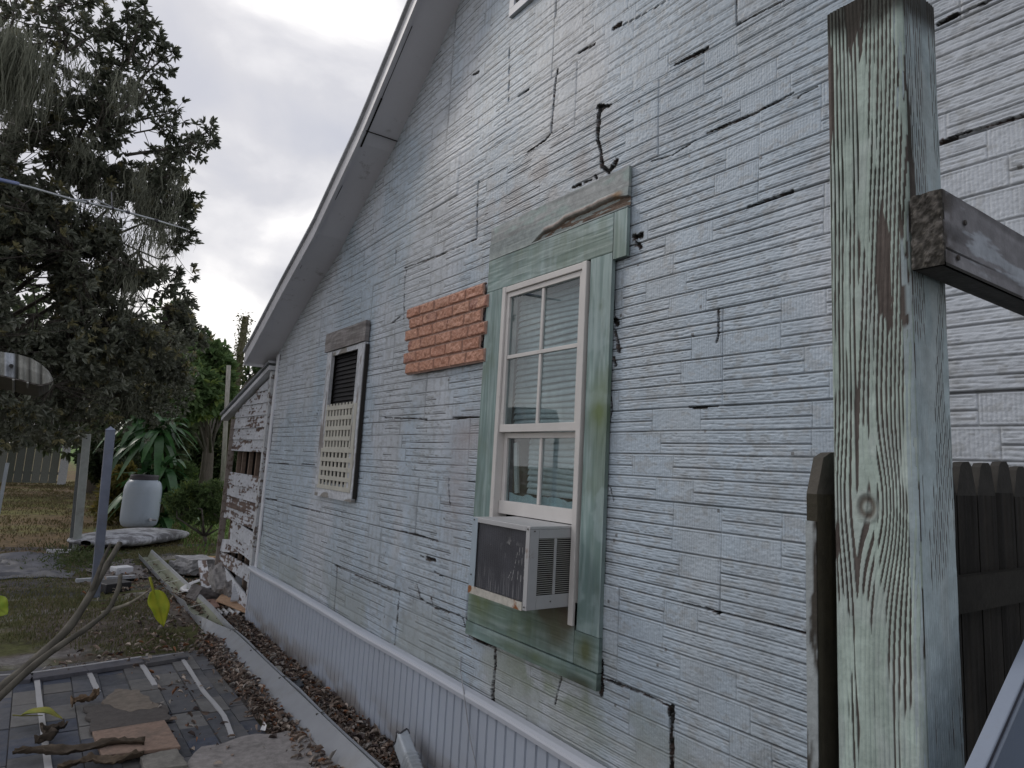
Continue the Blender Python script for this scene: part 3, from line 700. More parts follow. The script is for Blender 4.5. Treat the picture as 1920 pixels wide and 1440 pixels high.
boardX(wn, 2.259, 2.173, 2.680, 2.902, XF, .018, greenfn(1, 12))                      # ear on the right
RUST = (.07, .04, .025)
boardX(wn, 3.338, 2.428, .912, 1.162, XF, .019, greenfn(0, 15, .35, [(.84, .18, .07, .045, RUST, 2.4), (.70, .17, .06, .035, RUST, 2.0), (.78, .12, .12, .10, (.10, .09, .06), .9), (.12, .12, .12, .1, (.13, .17, .07), .9), (.45, .1, .3, .1, (.09, .14, .08), .6)]))
boardX(wn, 2.425, 2.262, .912, 1.049, XF, .019, greenfn(0, 18, .2, [(.08, .07, .05, .06, (.10, .12, .05), 1.0)]))
boardX(wn, 3.338, 2.262, .843, .908, XF, .026, greenfn(0, 21, .2, [(.95, .0, .12, .03, (.03, .03, .02), 1.2), (.6, .03, .3, .03, (.09, .13, .06), .7)]))
casing = None
win_o = thing('window', 'tall', 'window'); del win_o['label']; del win_o['category']; win_o.parent = house
wn.build('casing', M_green, win_o)
# weathered cap boards
def capfn(A, B):
    h, c = grainy((.42, .44, .44), (.30, .32, .32), f=50, seed=33, amp=.002)(A, B)
    m = ss(.48, .6, fbm(A*5, B*14, 35, 5)); c = mixc(c, (.33, .42, .40), m*.7)
    e = ss(.02, .0, B-.165+.05*fbm(A*18, A*0, 36)); return h, c
def rotfn(A, B):
    h, c = grainy((.40, .45, .44), (.29, .33, .33), f=50, seed=43, amp=.002)(A, B)
    # torn-out rotten strip: between A .35 and 1.13
    lower = .02+.012*fbm(A*20, A*0, 44); up = np.interp(A, [.0, .42, .50, .66, .70, 1.05, 1.12, 1.165], [.0, .0, .035, .045, .06, .065, .06, .05])+.012*fbm(A*26, A*0, 45)
    m = ss(.0, .006, up-B)*ss(.36, .46, A)*(B > lower*.3)
    n_ = fbm(A*16, B*90, 46, 4)
    h = h-m*(.012+.012*n_); c = mixc(c, mixc((.05, .04, .034), (.30, .22, .17), n_), m)
    rim = np.exp(-((B-up-.008)/.010)**2)*ss(.5, .56, A)*(1-ss(1.1, 1.15, A)); h = h+rim*.006; c = mixc(c, (.38, .29, .25), rim*.8)
    k = np.exp(-((A-1.10)/.03)**2-((B-.075)/.018)**2); c = mixc(c, (.32, .20, .10), np.clip(k*.9, 0, .7)); 
    return h, c
g = G(); boardX(g, 3.342, 2.173, 3.003, 3.100, XF, .015, capfn); g.build('cap_board', M_wood, win_o)
g = G(); boardX(g, 3.342, 2.173, 2.905, 3.000, XF, .019, rotfn, .004, .003); g.build('rotten_ledge', M_wood, win_o)
# frame: outer jamb
FY0, FY1, FZ0, FZ1 = 2.428, 3.158, 1.10, 2.710
WC = (.60, .58, .56)
g = G(); xo = -.042; xi = .045
g.box((xo, FY0, FZ0-.035), (xi, FY0+.034, FZ1), WC); g.box((xo, FY1-.034, 1.165), (xi, FY1, FZ1), WC); g.box((xo+.002, FY0+.034, FZ1-.034), (xi, FY1-.034, FZ1-.001), WC)
g.box((xo+.010, FY0+.036, 1.165), (xi, FY1-.036, 1.185), (.3, .27, .24)); g.box((xo+.02, FY0+.036, FZ0-.02), (xi, 2.56, 1.16), (.10, .06, .04))
g.build('frame', M_white, win_o, bevel=.003)
iy0, iy1 = FY0+.036, FY1-.036
MZ = 1.933
# upper sash (fixed, outer) 2x2
g = G(); x0, x1 = -.030, -.004
g.box((x0, iy0, MZ-.018), (x1, iy0+.026, FZ1-.036), WC); g.box((x0, iy1-.026, MZ-.018), (x1, iy1, FZ1-.036), WC)
g.box((x0, iy0+.026, FZ1-.062), (x1, iy1-.026, FZ1-.036), WC); g.box((x0-.004, iy0+.002, MZ-.02), (x1+.004, iy1-.002, MZ+.02), WC)
g.box((x0+.003, iy0+.027, 2.315-.010), (x1-.003, iy1-.027, 2.315+.010), WC); ym = (iy0+iy1)/2
g.box((x0+.005, ym-.010, MZ+.021), (x1-.005, ym+.010, 2.303), WC); g.box((x0+.005, ym-.010, 2.327), (x1-.005, ym+.010, FZ1-.063), WC)
g.build('upper_sash', M_white, win_o, bevel=.002)
# lower sash (inner)
g = G(); x0, x1 = .002, .028; LZ = 1.495
g.box((x0, iy0, LZ), (x1, iy0+.030, MZ-.022), WC); g.box((x0, iy1-.030, LZ), (x1, iy1, MZ-.022), WC); g.box((x0-.012, iy0+.001, LZ-.004), (x1, iy1-.001, LZ+.062), (.62, .60, .58)); g.box((x0, iy0+.03, MZ-.05), (x1, iy1-.03, MZ-.022), WC)
g.box((x0+.004, ym-.010, LZ+.063), (x1-.004, ym+.010, MZ-.051), WC)
g.build('lower_sash', M_white, win_o, bevel=.002)
for (a, b, x) in ((MZ+.02, FZ1-.06, -.016), (LZ+.06, MZ-.05, .015)):
    g = G(); g.box((x, iy0+.02, a), (x+.003, iy1-.02, b)); g.build('pane', M_glass, win_o)
# blinds: tilted slats, the lowest few broken
g = G(); z = 2.66; k = 0
while z > 1.60:
    sag = .012*ss(1.9, 1.6, np.array(z))
    nn_ = 12; ya = np.linspace(iy0+.01, iy1-.012-(.16 if z < 1.9 else 0), nn_)
    tl = .35+.2*math.sin(k*1.9)*.3
    V = []
    for i, y in enumerate(ya):
        s_ = .006*math.sin(k*.7+y*6)+sag*(y-iy0)*3
        V.append([(.055+q*.009-.004*(1-q*q), y, z+s_+q*.019) for q in np.linspace(-1, 1, 5)])
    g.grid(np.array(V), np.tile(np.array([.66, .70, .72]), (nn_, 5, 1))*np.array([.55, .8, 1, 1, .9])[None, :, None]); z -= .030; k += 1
g.build('blind', M_white, win_o, smooth=True)
# torn insulation strip and white stick inside the lower pane
g = G(); g.bar((.036, iy1-.10, 1.60), (.036, iy1-.065, 1.86), .03, .012, (.55, .56, .56)); g.build('loose_slat', M_white, win_o)
g = G()
nA = 40; U = np.linspace(iy1-.03, iy0+.03, nA); V = []
for i, y in enumerate(U): t = i/(nA-1); top = 1.585+.045*float(fbm(np.array(t*7.), np.array(0.), 5))-.01; V.append([(.034, y, 1.55), (.034, y, top)])
g.grid(np.array(V), np.tile(np.array([.50, .62, .66]), (nA, 2, 1))); g.build('torn_foam', M_white, win_o, solid=.004)
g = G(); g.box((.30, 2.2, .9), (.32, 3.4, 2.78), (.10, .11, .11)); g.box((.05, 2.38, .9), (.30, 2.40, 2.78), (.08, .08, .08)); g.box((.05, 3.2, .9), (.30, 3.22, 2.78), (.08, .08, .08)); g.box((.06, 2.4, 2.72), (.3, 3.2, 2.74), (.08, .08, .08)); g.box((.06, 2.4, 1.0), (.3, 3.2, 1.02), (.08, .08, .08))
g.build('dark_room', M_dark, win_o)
# ---- SMALL WINDOW with lattice
w2 = bpy.data.objects.new('window', None); COL.objects.link(w2); w2.parent = house
g = G(); b0, b1 = 5.15, 6.02
boardX(g, 6.06, 5.13, 2.645, 2.810, -.012, .035, grainy((.28, .265, .26), (.17, .155, .15), f=45, seed=60, amp=.004), .008, .006); g.build('cap_board', M_wood, w2)
pw = (.55, .57, .60)
g = G()
wpf = grainy(pw, (.47, .49, .52), f=30, along=1, seed=63, amp=.002, wear=.8, wearc=(.22, .19, .17), wl=.56, wh=.62)
wph = grainy(pw, (.47, .49, .52), f=30, along=0, seed=66, amp=.002, wear=.8, wearc=(.20, .18, .15), wl=.52, wh=.6)
boardX(g, 5.275, 5.135, 1.50, 2.64, -.010, .028, wpf, .01, .01); boardX(g, 6.0, 5.885, 1.50, 2.64, -.010, .028, wpf, .01, .01)
boardX(g, 5.884, 5.276, 2.60, 2.64, -.010, .022, wph, .01, .01); boardX(g, 5.98, 5.13, 1.405, 1.498, -.010, .032, wph, .008, .006)
g.build('casing', M_wood, w2)
g = G(); g.box((-.006, 5.13, 1.43), (-.034, 5.118, 2.62), (.04, .035, .03)); g.build('shadow_strip', M_dark, w2)  # solid dark strip standing in for the shade beside the casing
g = G()
for k in range(30):
    z = 1.5+k*.037; g.box((.012, 5.28, z), (.016, 5.88, z+.035), (.012, .012, .014), rot=rotm((0, 1, 0), .35))
g.box((.03, 5.2, 1.48), (.034, 5.95, 2.62), (.012, .012, .014)); g.build('dark_screen', M_black, w2)
# lattice: one perforated plastic sheet, hung in two overlapping pieces
g = G(); LC = (.50, .49, .43)
def lattice(z0, z1, ya, yb, nx, nz, x):
    wv = (ya-yb)
    for i in range(nx+1):
        y = yb+wv*i/nx; g.box((x, y-.020 if i else y-.01, z0), (x-.006, y+.020, z1), LC)
    for j in range(nz+1):
        z = z0+(z1-z0)*j/nz
        g.box((x-.0062, yb-.01, z-.017), (x-.0122, ya+.01, z+.017), LC)
lattice(1.80, 2.14, 5.86, 5.275, 8, 4, -.032)
lattice(1.49, 1.79, 5.90, 5.20, 8, 4, -.034)
for y in np.linspace(5.275, 5.86, 9): g.box((-.032, y-.0165, 2.14), (-.038, y+.0165, 2.175), LC)
g.box((-.033, 5.165, 1.47), (-.046, 5.195, 1.80), LC); g.box((-.033, 5.18, 1.80), (-.044, 5.235, 2.16), LC)
g.box((-.0465, 5.17, 1.475), (-.049, 5.92, 1.50), LC)
g.build('lattice', M_white, w2)

# ---- loose cable hanging over the skirt
p = [wx(*q, -.012) for q in [(857, 1232), (856, 1262)]]+[wx(*q, -.075) for q in [(862, 1300), (868, 1350), (874, 1390), (884, 1435), (900, 1500)]]
g = G(); g.tube(p, .0028, 6, (.30, .31, .33)); g.build('hanging_wire', M_black, house)

house.location.x = .025
# ================================================================== AIR CONDITIONER
ac = thing('air_conditioner', 'old white window air conditioner with dark rear coil and rusty edge under the big window', 'air conditioner', (-.1, 2.7, 1.14))
AX0, AX1, AY0, AY1, AZ0, AZ1 = -.232, .03, 2.468, 2.955, 1.140, 1.487
AW = (.42, .425, .435)
g = G(); T = .012
g.box((AX0, AY0, AZ1-T), (AX1, AY1, AZ1), (.46, .465, .47)); g.box((AX0+.002, AY0+T, AZ0), (AX1, AY1, AZ0+T), AW); g.box((AX0+.001, AY1-T, AZ0+T+.001), (AX1, AY1-.001, AZ1-T-.001), AW)
# side with louvre openings (facing -Y)
def side(y0, y1):
    g.box((AX0, y0, AZ0), (AX0+.045, y1, AZ1-T-.001), AW); g.box((AX0+.1315, y0, AZ0+.058), (AX0+.1445, y1, AZ1-.052), AW)
    g.box((AX0+.046, y0, AZ0), (AX1, y1, AZ0+.057), AW); g.box((AX0+.046, y0, AZ1-.051), (AX1, y1, AZ1-T-.001), AW); g.box((AX0+.232, y0, AZ0+.058), (AX1, y1, AZ1-.052), AW)
side(AY0, AY0+.006)
# rear face border
g.box((AX0-.004, AY0+.001, AZ0-.002), (AX0-.0005, AY0+.030, AZ1-.001), AW); g.box((AX0-.004, AY1-.050, AZ0+.001), (AX0-.0005, AY1, AZ1-.001), (.33, .40, .46)); g.box((AX0-.005, AY0+.031, AZ1-.022), (AX0-.0005, AY1-.051, AZ1-.001), AW)
g.build('casing', M_ac, ac, bevel=.0015)
g = G()
def lip(A, B):
    r = ss(.45, .62, fbm(A*22, B*30, 5, 4)); e = np.exp(-((A-.42)/.05)**2)+np.exp(-((A-.03)/.035)**2)
    m = np.clip(e*r*1.5, 0, 1); c = mixc((.5, .48, .43), mixc((.17, .06, .03), (.35, .15, .05), fbm(A*60, B*60, 9)), m); return (vn(A*60, B*60, 3)-.5)*.002*m, c
g.relief((AX0-.0005, AY1, AZ0-.006), (0, -1, 0), (0, 0, 1), AY1-AY0-.032, .034, .006, .003, .003, lip); g.build('rusty_lip', M_wood, ac)
g = G()
for cx in (AX0+.046, AX0+.145):
    for k in range(27):
        z = AZ0+.062+k*.0088; g.box((cx, AY0+.001, z), (cx+.0855, AY0+.0035, z+.0032), (.27, .27, .25), rot=rotm((1, 0, 0), -.5))
g.build('side_louvre', M_ac, ac)
g = G(); g.box((AX0+.02, AY0+.03, AZ0+.02), (AX1, AY0+.034, AZ1-.02), (.02, .02, .02)); g.build('inner_baffle', M_dark, ac)
def coil(A, B):
    f = np.sin(A*2*np.pi/.006); h = f*.0006
    c = np.zeros(A.shape+(3,)); c[:] = (.052, .054, .066); c = c*(.8+.4*fbm(A*8, B*8, 3))[..., None]
    lo = ss(.10, .0, B-.05*fbm(A*30, A*0, 4)); sc_ = ss(.55, .75, vn(A*260, B*9, 6)); c = mixc(c, (.28, .28, .29), lo*sc_*.45)
    for (u0, u1, v0, v1) in ((.30, .335, .075, .20), (.345, .35, .085, .22), (.37, .372, .08, .225), (.39, .392, .08, .20), (.27, .30, .08, .12), (.09, .13, .205, .21)):
        t = np.clip((B-v0)/(v1-v0), 0, 1); d = np.abs(A-(u0+(u1-u0)*t)); k = (d < .0016)*(B > v0)*(B < v1)*(vn(A*200, B*70, 7) > .35); c = mixc(c, (.42, .42, .42), k*.8)
    k = ss(.66, .72, fbm(A*30, B*30, 8))*np.exp(-((A-.28)/.05)**2-((B-.21)/.03)**2); c = mixc(c, (.4, .4, .4), k)
    return h, c
g = G(); g.relief((AX0+.010, AY1-.051, AZ0+.028), (0, -1, 0), (0, 0, 1), AY1-AY0-.082, AZ1-AZ0-.052, .004, .0018, .003, coil); g.build('rear_coil', M_black, ac)
g = G()
for p in ((AX0-.006, AY0+.015, AZ1-.012), (AX0-.006, AY1-.02, AZ1-.012), (AX0-.006, AY0+.015, AZ0+.012), (AX0-.006, AY1-.02, AZ0+.08)): g.lathe(p, [(0, -.001), (.004, -.001), (.0035, .002), (0, .003)][::-1], 10, (.1, .09, .08), axis=(-1, 0, 0)); g.build('screw', M_black, ac); g = G()
for p in ((AX0+.02, AY0-.002, AZ1-.02), (AX0+.12, AY0-.002, AZ0+.03)): g.lathe(p, [(0, -.001), (.003, -.001), (.003, .002), (0, .0025)][::-1], 10, (.1, .09, .08), axis=(0, -1, 0)); g.build('screw', M_black, ac); g = G()

# ================================================================== BRICK PANEL
def brickpanel():
    y0, y1 = 3.312, 4.385; z0, z1 = 2.313, 2.786; rh = (z1-z0)/6; bl = .205
    ya = np.arange(0, y1-y0, .0038); zb_ = np.arange(0, z1-z0, .0036)
    A, B = np.meshgrid(ya, zb_, indexing='ij'); row = np.clip((B/rh).astype(int), 0, 5); out = (row % 2 == 0)   # row 0 = lowest (photo row 6: right out, left in)
    u = A                                                    # from right (y0) to left (y1)
    lo = np.where(out, 0, .055); hi = np.where(out, (y1-y0)-.055, (y1-y0)); keep = (u >= lo) & (u <= hi)
    us = u-lo; vs = B-row*rh; bi = np.floor(us/bl); ub = us-bi*bl
    d = np.minimum(np.minimum(ub, bl-ub), np.minimum(vs, rh-vs))
    jag = (fbm(A*45, B*45, 3, 3)-.5)*.006
    brick = ss(.004, .010, d+jag*.6)
    h = brick*(.010+.006*(fbm(A*34, B*40, int(3)+7, 4)-.4)*2.2*1.0)+(_h(bi, row, 4)-.5)*.003*brick
    tone = _h(bi, row, 6)
    c = mixc((.41, .195, .13), (.50, .265, .18), tone); c = mixc(c, (.28, .13, .10), (tone > .88)*ss(.35, .6, fbm(A*14, B*14, 8))*.8)
    c = mixc(c, (.62, .35, .26), ss(.55, .7, fbm(A*60, B*60, 9))*.5); c = mixc((.50, .33, .27), c, brick)*(.72+.28*brick)[..., None]
    hole = np.zeros_like(A)
    for k in range(9): hole = np.maximum(hole, np.exp(-(((A-.06-k*.115)/.009)**2+((B-(z1-z0)+.010)/.004)**2)**2))
    c = mixc(c, (.05, .03, .03), hole); h = h*(1-ss(.0, .014, B-(z1-z0)+.018)*.7)
    P = np.stack([-.008-h-(fbm(A*2, B*2, 12)-.5)*.01, y0+A, z0+B+.010*(A/(y1-y0)-.5)*0], -1)
    kk = keep[:-1, :-1] & keep[1:, 1:]
    g = G(); nu, nv = A.shape; I = np.arange(nu*nv).reshape(nu, nv); q = np.stack([I[:-1, :-1], I[:-1, 1:], I[1:, 1:], I[1:, :-1]], -1)[kk]
    used = np.unique(q); mp_ = np.zeros(nu*nv, np.int64); mp_[used] = np.arange(len(used))
    g.add(P.reshape(-1, 3)[used], mp_[q], col=c.reshape(-1, 3)[used])
    return tag(g.build('brick_veneer_panel', M_brick, solid=.016), 'red faux brick veneer sample panel fixed to the siding left of the big window', 'brick panel')
brickpanel()

# ================================================================== LEAN-TO SHED at the far corner
shed = thing('lean_to_shed', 'decaying lean-to shed with peeling white clapboards beyond the house corner', 'shed', (0, 7.8, 0))
sy0, sy1 = 7.80, 9.42
def shz(y): return np.interp(y, [7.80, 9.9], [2.60, 2.10])
def peelfn(seed, dark=0):
    def fn(A, B):
        g_ = vn(A*2.5, B*70, seed); m = fbm(A*2.5, B*6+seed, seed+9, 3)*.35+fbm(A*14, B*34+seed, seed+2, 5)*.45+g_*.2
        pe = ss(.55-dark*.7, .585-dark*.7, m); c = mixc((.52, .54, .58), mixc((.20, .15, .13), (.10, .07, .06), g_), pe)
        c = c*(.8+.35*fbm(A*6, B*6, seed+6))[..., None]
        return (g_-.5)*.003-pe*.002, c
    return fn
g = G(); z = .10; k = 0; r2 = random.Random(4)
pitch = .137
while z < 2.5:
    zt = z+pitch; ya = sy1; yb = sy0
    if 1.50 < z+.06 < 1.78: z += pitch; k += 1; continue
    zr = zt
    if z > shz(sy1)-.03: ya = min(sy1, float(np.interp(z-.02, [2.10, 2.60], [9.9, 7.80])))
    x = .035; drop = 0
    segs = [(ya, yb, 0)]
    if .62 < z < .80: segs = [(ya-.42, yb+.05, -.05)]
    if .48 < z < .62: segs = [(ya-.02, yb+.55, .10)]
    if z < .30: segs = [(ya-.1, yb+.1, -.12)]
    for a, b, tl in segs:
        if a-b < .12: continue
        g.relief((x-.004, a, z), (0, -math.cos(tl), math.sin(tl)), (.10, 0, .995), a-b, pitch+.012, .018, .012, .008, peelfn(100+k*7, .12 if k in (2, 7) else (.03 if k % 3 == 0 else -.02)))
    z += pitch; k += 1
for v_ in g.v: v_[:, 2] = np.minimum(v_[:, 2], shz(v_[:, 1])+.01)
g.build('clapboards', M_wood, shed)
g = G(); wc_ = (.50, .52, .54)
g.box((-.02, sy1-.01, .15), (.05, sy1+.02, 2.14), (.22, .19, .17)); g.build('corner_post', M_peel, shed); g = G(); g.box((-.012, sy0-.02, .2), (.03, sy0+.055, 2.62), wc_); g.build('corner_post', M_peel, shed)
g = G()
for y in (8.05, 8.4, 8.72, 9.05, 9.3): g.box((.08, y, .02), (.12, y+.045, 2.05), (.20, .15, .12))
for y in (7.95, 8.2, 8.55, 8.9): g.box((.5, y, .02), (.52, y+.2, 2.0), (.05, .04, .035))
g.build('stud_frame', M_wood, shed)
g = G(); g.box((.14, sy1-.03, .0), (2.4, sy1, 2.1), (.1, .08, .07)); g.box((2.4, 7.8, 0), (2.43, sy1, 2.2), (.1, .08, .07)); g.box((.6, 7.8, 0), (.62, sy1-.04, 2.1), (.02, .018, .016)); g.build('inner_walls', M_dark, shed)
g = G(); g.bar((.0, 7.79, 2.66), (.0, 9.92, 2.155), .05, .09, (.58, .60, .64), up=(1, 0, 0)); g.build('barge_board', M_white, shed, bevel=.003)
g = G(); g.add([(-.06, 7.78, 2.71), (-.06, 9.96, 2.20), (2.6, 9.96, 2.20), (2.6, 7.78, 2.71), (-.06, 7.78, 2.735), (-.06, 9.96, 2.225), (2.6, 9.96, 2.225), (2.6, 7.78, 2.735)], [[0, 1, 2, 3], [7, 6, 5, 4], [0, 4, 5, 1], [1, 5, 6, 2], [2, 6, 7, 3], [3, 7, 4, 0]], col=(.42, .44, .47)); g.build('roof', M_metal, shed)

# ================================================================== GATE POST + RAIL (near right)
pf = thing('gate_post', 'tall square post with peeling mint green paint standing in front of the siding', 'post', (-1.04, .486, 0))
px0, px1, py0, py1, pz = -1.092, -.983, .431, .546, 2.462
def postface(wd_, H_, seed, knots, cen, paint, amount, streak):
    def fn(A, B):                   # A across 0..wd_, B up
        cx = cen(B)
        g0 = np.abs(A-cx)*1.0+.0105*np.interp(B, [0, 3], [0, 26])*0
        # cathedral: arches along the height
        kn = 0*A
        for (ku, kv, kr) in knots: kn = kn+.72*np.exp(-((A-ku)/(kr*1.1))**2-((B-kv)/(kr*2.6))**2)
        ph = np.sqrt((A-cx)**2+.003**2)*1.15*(1-np.clip(kn, 0, .8))-.030*B+.0045*fbm(A*30, B*4, seed, 3)+.016*fbm(A*8, B*1.3, seed+1, 3)
        for (ku, kv, kr) in knots:
            pass
        ring = (ph/.0068) % 1.0
        late = ss(.45, .56, ring)*(1-ss(.88, .98, ring))
        pe = fbm(A*12, B*2.2, seed+4, 5)*.55+vn(A*150, B*4, seed+5)*.2+vn(A*40, B*9, seed+8)*.25
        amt = amount(A, B)
        bare = np.clip(ss(.62, .50, pe+amt)*late*1.0+ss(.40, .33, pe+amt), 0, 1)
        ed = fbm(A*90, B*22, seed+6, 3); bare = ss(.38, .62, bare*.85+ed*.16)
        woodc = mixc((.07, .058, .052), (.13, .11, .10), vn(A*220, B*3, seed+7)); woodc = mixc(woodc, (.045, .042, .035), ss(.5, .7, fbm(A*14, B*6, seed+9)))
        pc = mixc(paint, np.asarray(paint)*.80, ss(.4, .75, fbm(A*18, B*3, seed+10, 4)))
        pc = mixc(pc, (.42, .46, .46), ss(.55, .7, fbm(A*30, B*10, seed+11, 4))*.35)
        c = mixc(pc, woodc, bare)
        h = -.0009*bare-.0004*late+(vn(A*160, B*12, seed+12)-.5)*.0006
        # cracks along the grain
        ck = ss(.985, .995, vn(A*300, B*1.6, seed+13))*streak; c = mixc(c, (.02, .02, .02), ck); h = h-.002*ck
        for (ku, kv, kr) in knots:
            dd = np.hypot((A-ku), (B-kv)*.8)+.002*fbm(A*90, B*90, seed+14); rg = .5+.5*np.sin(dd/.0021)
            k = ss(kr*.62, kr*.42, dd); c = mixc(c, mixc((.10, .085, .07), (.30, .34, .32), rg), k*.9); h = h+k*(rg-.5)*.002
        top = ss(H_-.05, H_-.01, B+.04*fbm(A*30, B*10, seed+15)); c = mixc(c, (.03, .027, .022), top*.9)
        # rounded edges
        ee = np.minimum(A, wd_-A); h = h-.006*np.clip(1-ee/.006, 0, 1)**2
        return h, c
    return fn
g = G()
H = pz
def am1(A, B): return np.interp(B, [0, .9, 1.5, 1.62, 1.9, 2.2, 2.46], [.24, .22, .12, .0, .01, .0, -.10])+.09*ss(.035, .075, A)*(B < 1.2)-.05*np.exp(-((A-.085)/.014)**2)*(B > 1.3)-.12*np.exp(-((A-.045)/.020)**2)*ss(2.15, 2.35, B)
def am2(A, B): return np.interp(B, [0, 1.3, 1.6, 2.1, 2.46], [.26, .20, .10, .05, -.05])-.10*np.exp(-((A-.02)/.02)**2)*ss(1.9, 2.2, B)
GRN = (.42, .51, .465)
# -X face: u = -Y (right in photo) v = up
g.relief((px0+.01, py1, 0), (0, -1, 0), (0, 0, 1), py1-py0, H, .01, .0010, .0026, postface(py1-py0, H, 200, [(.050, 1.715, .034)], lambda B: .045+.012*np.sin(B*3.1), GRN, am1, 1))
# -Y face: u = +X, v = up, normal = u x v = (0,-1,0)
g.relief((px0, py0+.01, 0), (1, 0, 0), (0, 0, 1), px1-px0, H, .01, .0016, .0036, postface(px1-px0, H, 300, [], lambda B: .13+.01*np.sin(B*2), (.43, .52, .55), am2, 1))
g.box((px0+.008, py0+.008, 0), (px1, py1, H-.004), (.22, .30, .29)); 
def topfn(A, B): return -.005*(fbm(A*30, B*30, 7)), mixc((.05, .045, .04), (.12, .11, .09), fbm(A*50, B*50, 8))
g.relief((px0+.006, py0+.006, H-.02), (1, 0, 0), (0, 1, 0), px1-px0-.012, py1-py0-.012, .020, .004, .004, topfn)
for k_, v_ in enumerate(g.v): v_[:, 0] += .012-.004*v_[:, 2]/2.4; v_[:, 1] += .001+.003*v_[:, 2]/2.4
g.build('post', M_wood, pf, smooth=False)
# rail nailed to the near (-Y) face, running to the wall
rp0 = (-1.142+0.03, 2.115)
RX0 = -1.086; RY0, RY1 = .388, .428
g = G(); rz0, rz1 = 2.027, 2.128
def railfn(seed, L0):
    def fn(A, B):
        g_ = vn(A*5, B*150+5*vn(A*4, B*20, seed), seed+1); m = ss(.50, .57, fbm(A*9, B*50, seed+2, 5)*.75+g_*.25)
        c = mixc(mixc((.30, .30, .32), (.12, .118, .125), g_), (.42, .46, .51), m*.9)
        e = ss(.05, .0, A)*.8; c = mixc(c, (.06, .05, .04), e*ss(.3, .6, fbm(A*60, B*60, seed+3)))
        ck = ss(.97, .99, vn(A*3, B*170, seed+5)); c = mixc(c, (.02, .02, .02), ck)
        return (g_-.5)*.0022-ck*.003, c
    return fn
RL = -.02-RX0
g.relief((RX0, RY0+.004, rz0), (1, 0, 0), (0, 0, 1), RL, rz1-rz0, .004, .003, .0018, railfn(400, RL))
g.relief((RX0, RY1, rz0+.004), (1, 0, 0), (0, -1, 0), RL, RY1-RY0, .004, .004, .003, lambda A, B: (0*A, mixc((.05, .048, .045), (.09, .085, .08), vn(A*5, B*90, 3))))
def endfn(A, B):
    n_ = fbm(A*150, B*110, 5, 4); c = mixc((.04, .037, .032), (.13, .12, .11), ss(.45, .75, n_)); c = mixc(c, (.22, .20, .17), ss(.8, .9, vn(A*300, B*300, 6))*.3); return (n_-.5)*.006, c
g.relief((RX0+.004, RY1, rz0), (0, -1, 0), (0, 0, 1), RY1-RY0, rz1-rz0, .006, .0015, .0015, endfn)
g.box((RX0+.004, RY0+.003, rz0+.003), (-.02, RY1, rz1-.001), (.15, .15, .155)); g.build('rail', M_wood, pf)
g = G()
for p in ((RX0+.035, RY0-.001, 2.043), (RX0+.06, RY0-.001, 2.097)): g.lathe(p, [(0, .003), (.004, .002), (.004, 0)], 8, (.06, .05, .045), axis=(0, -1, 0)); g.build('nail', M_black, pf); g = G()

# ================================================================== PICKET FENCE behind the post
fen = thing('picket_fence', 'dark mildewed picket fence behind the mint green post, running to the wall', 'fence', (-.6, .59, 0))
FYY = .585
def picket(x, w_, ztop, seed, col1, col2, capc=(.05, .047, .042)):
    g = G()
    def fn(A, B):
        g_ = vn(A*130, B*3, seed); c = mixc(col1, col2, g_); c = mixc(c, np.asarray(col1)*.4, ss(.5, .66, fbm(A*20, B*3, seed+1, 4)))
        c = mixc(c, (.16, .155, .14), ss(ztop-.09, ztop-.0, B)*ss(.35, .6, fbm(A*60, B*40, seed+2, 3)))
        return (g_-.5)*.002, c
    # body to shoulder then a pointed top
    sh = ztop-.062
    g.relief((x, FYY, .03), (1, 0, 0), (0, 0, 1), w_, sh-.03, .016, .006, .02, fn)
    a, b, m = x, x+w_, x+w_/2; v = []
    for y in (FYY-.016, FYY): v += [(a, y, sh), (b, y, sh), (b-.016, y, ztop-.008), (m+.014, y, ztop), (m-.012, y, ztop-.002), (a+.018, y, ztop-.010)]
    q = [[i, (i+1) % 6, 6+(i+1) % 6, 6+i] for i in range(6)]
    g.add(v, q, col=capc, poly=[[0, 1, 2, 3, 4, 5], [11, 10, 9, 8, 7, 6]])
    return g.build('picket', M_wood, fen)
x = -1.090; k = 0; r2 = random.Random(8)
while x < -.10:
    if k == 0: picket(x, .098, 1.790, 900, (.085, .075, .05), (.05, .045, .032), (.085, .078, .066))
    else: picket(x, .080, 1.797+r2.uniform(-.004, .004), 900+k*9, (.040, .035, .029), (.02, .018, .016))
    x += .100 if k == 0 else .084
    k += 1
for za, zb2 in ((1.535, 1.595), (.35, .44)):
    g = G(); g.box((-1.04, .552, za), (-.02, .568, zb2), (.035, .032, .027)); g.build('fence_rail', M_wood, fen)
g = G(); 
def pe(A, B): m = ss(.5, .6, fbm(A*60, B*14, 5, 4)); return 0*A, mixc((.30, .33, .34), (.05, .045, .038), m)
g.relief((-1.0905, .5855, .03), (0, -1, 0), (0, 0, 1), .0165, 1.66, .002, .003, .006, pe); g.build('painted_edge', M_wood, fen)

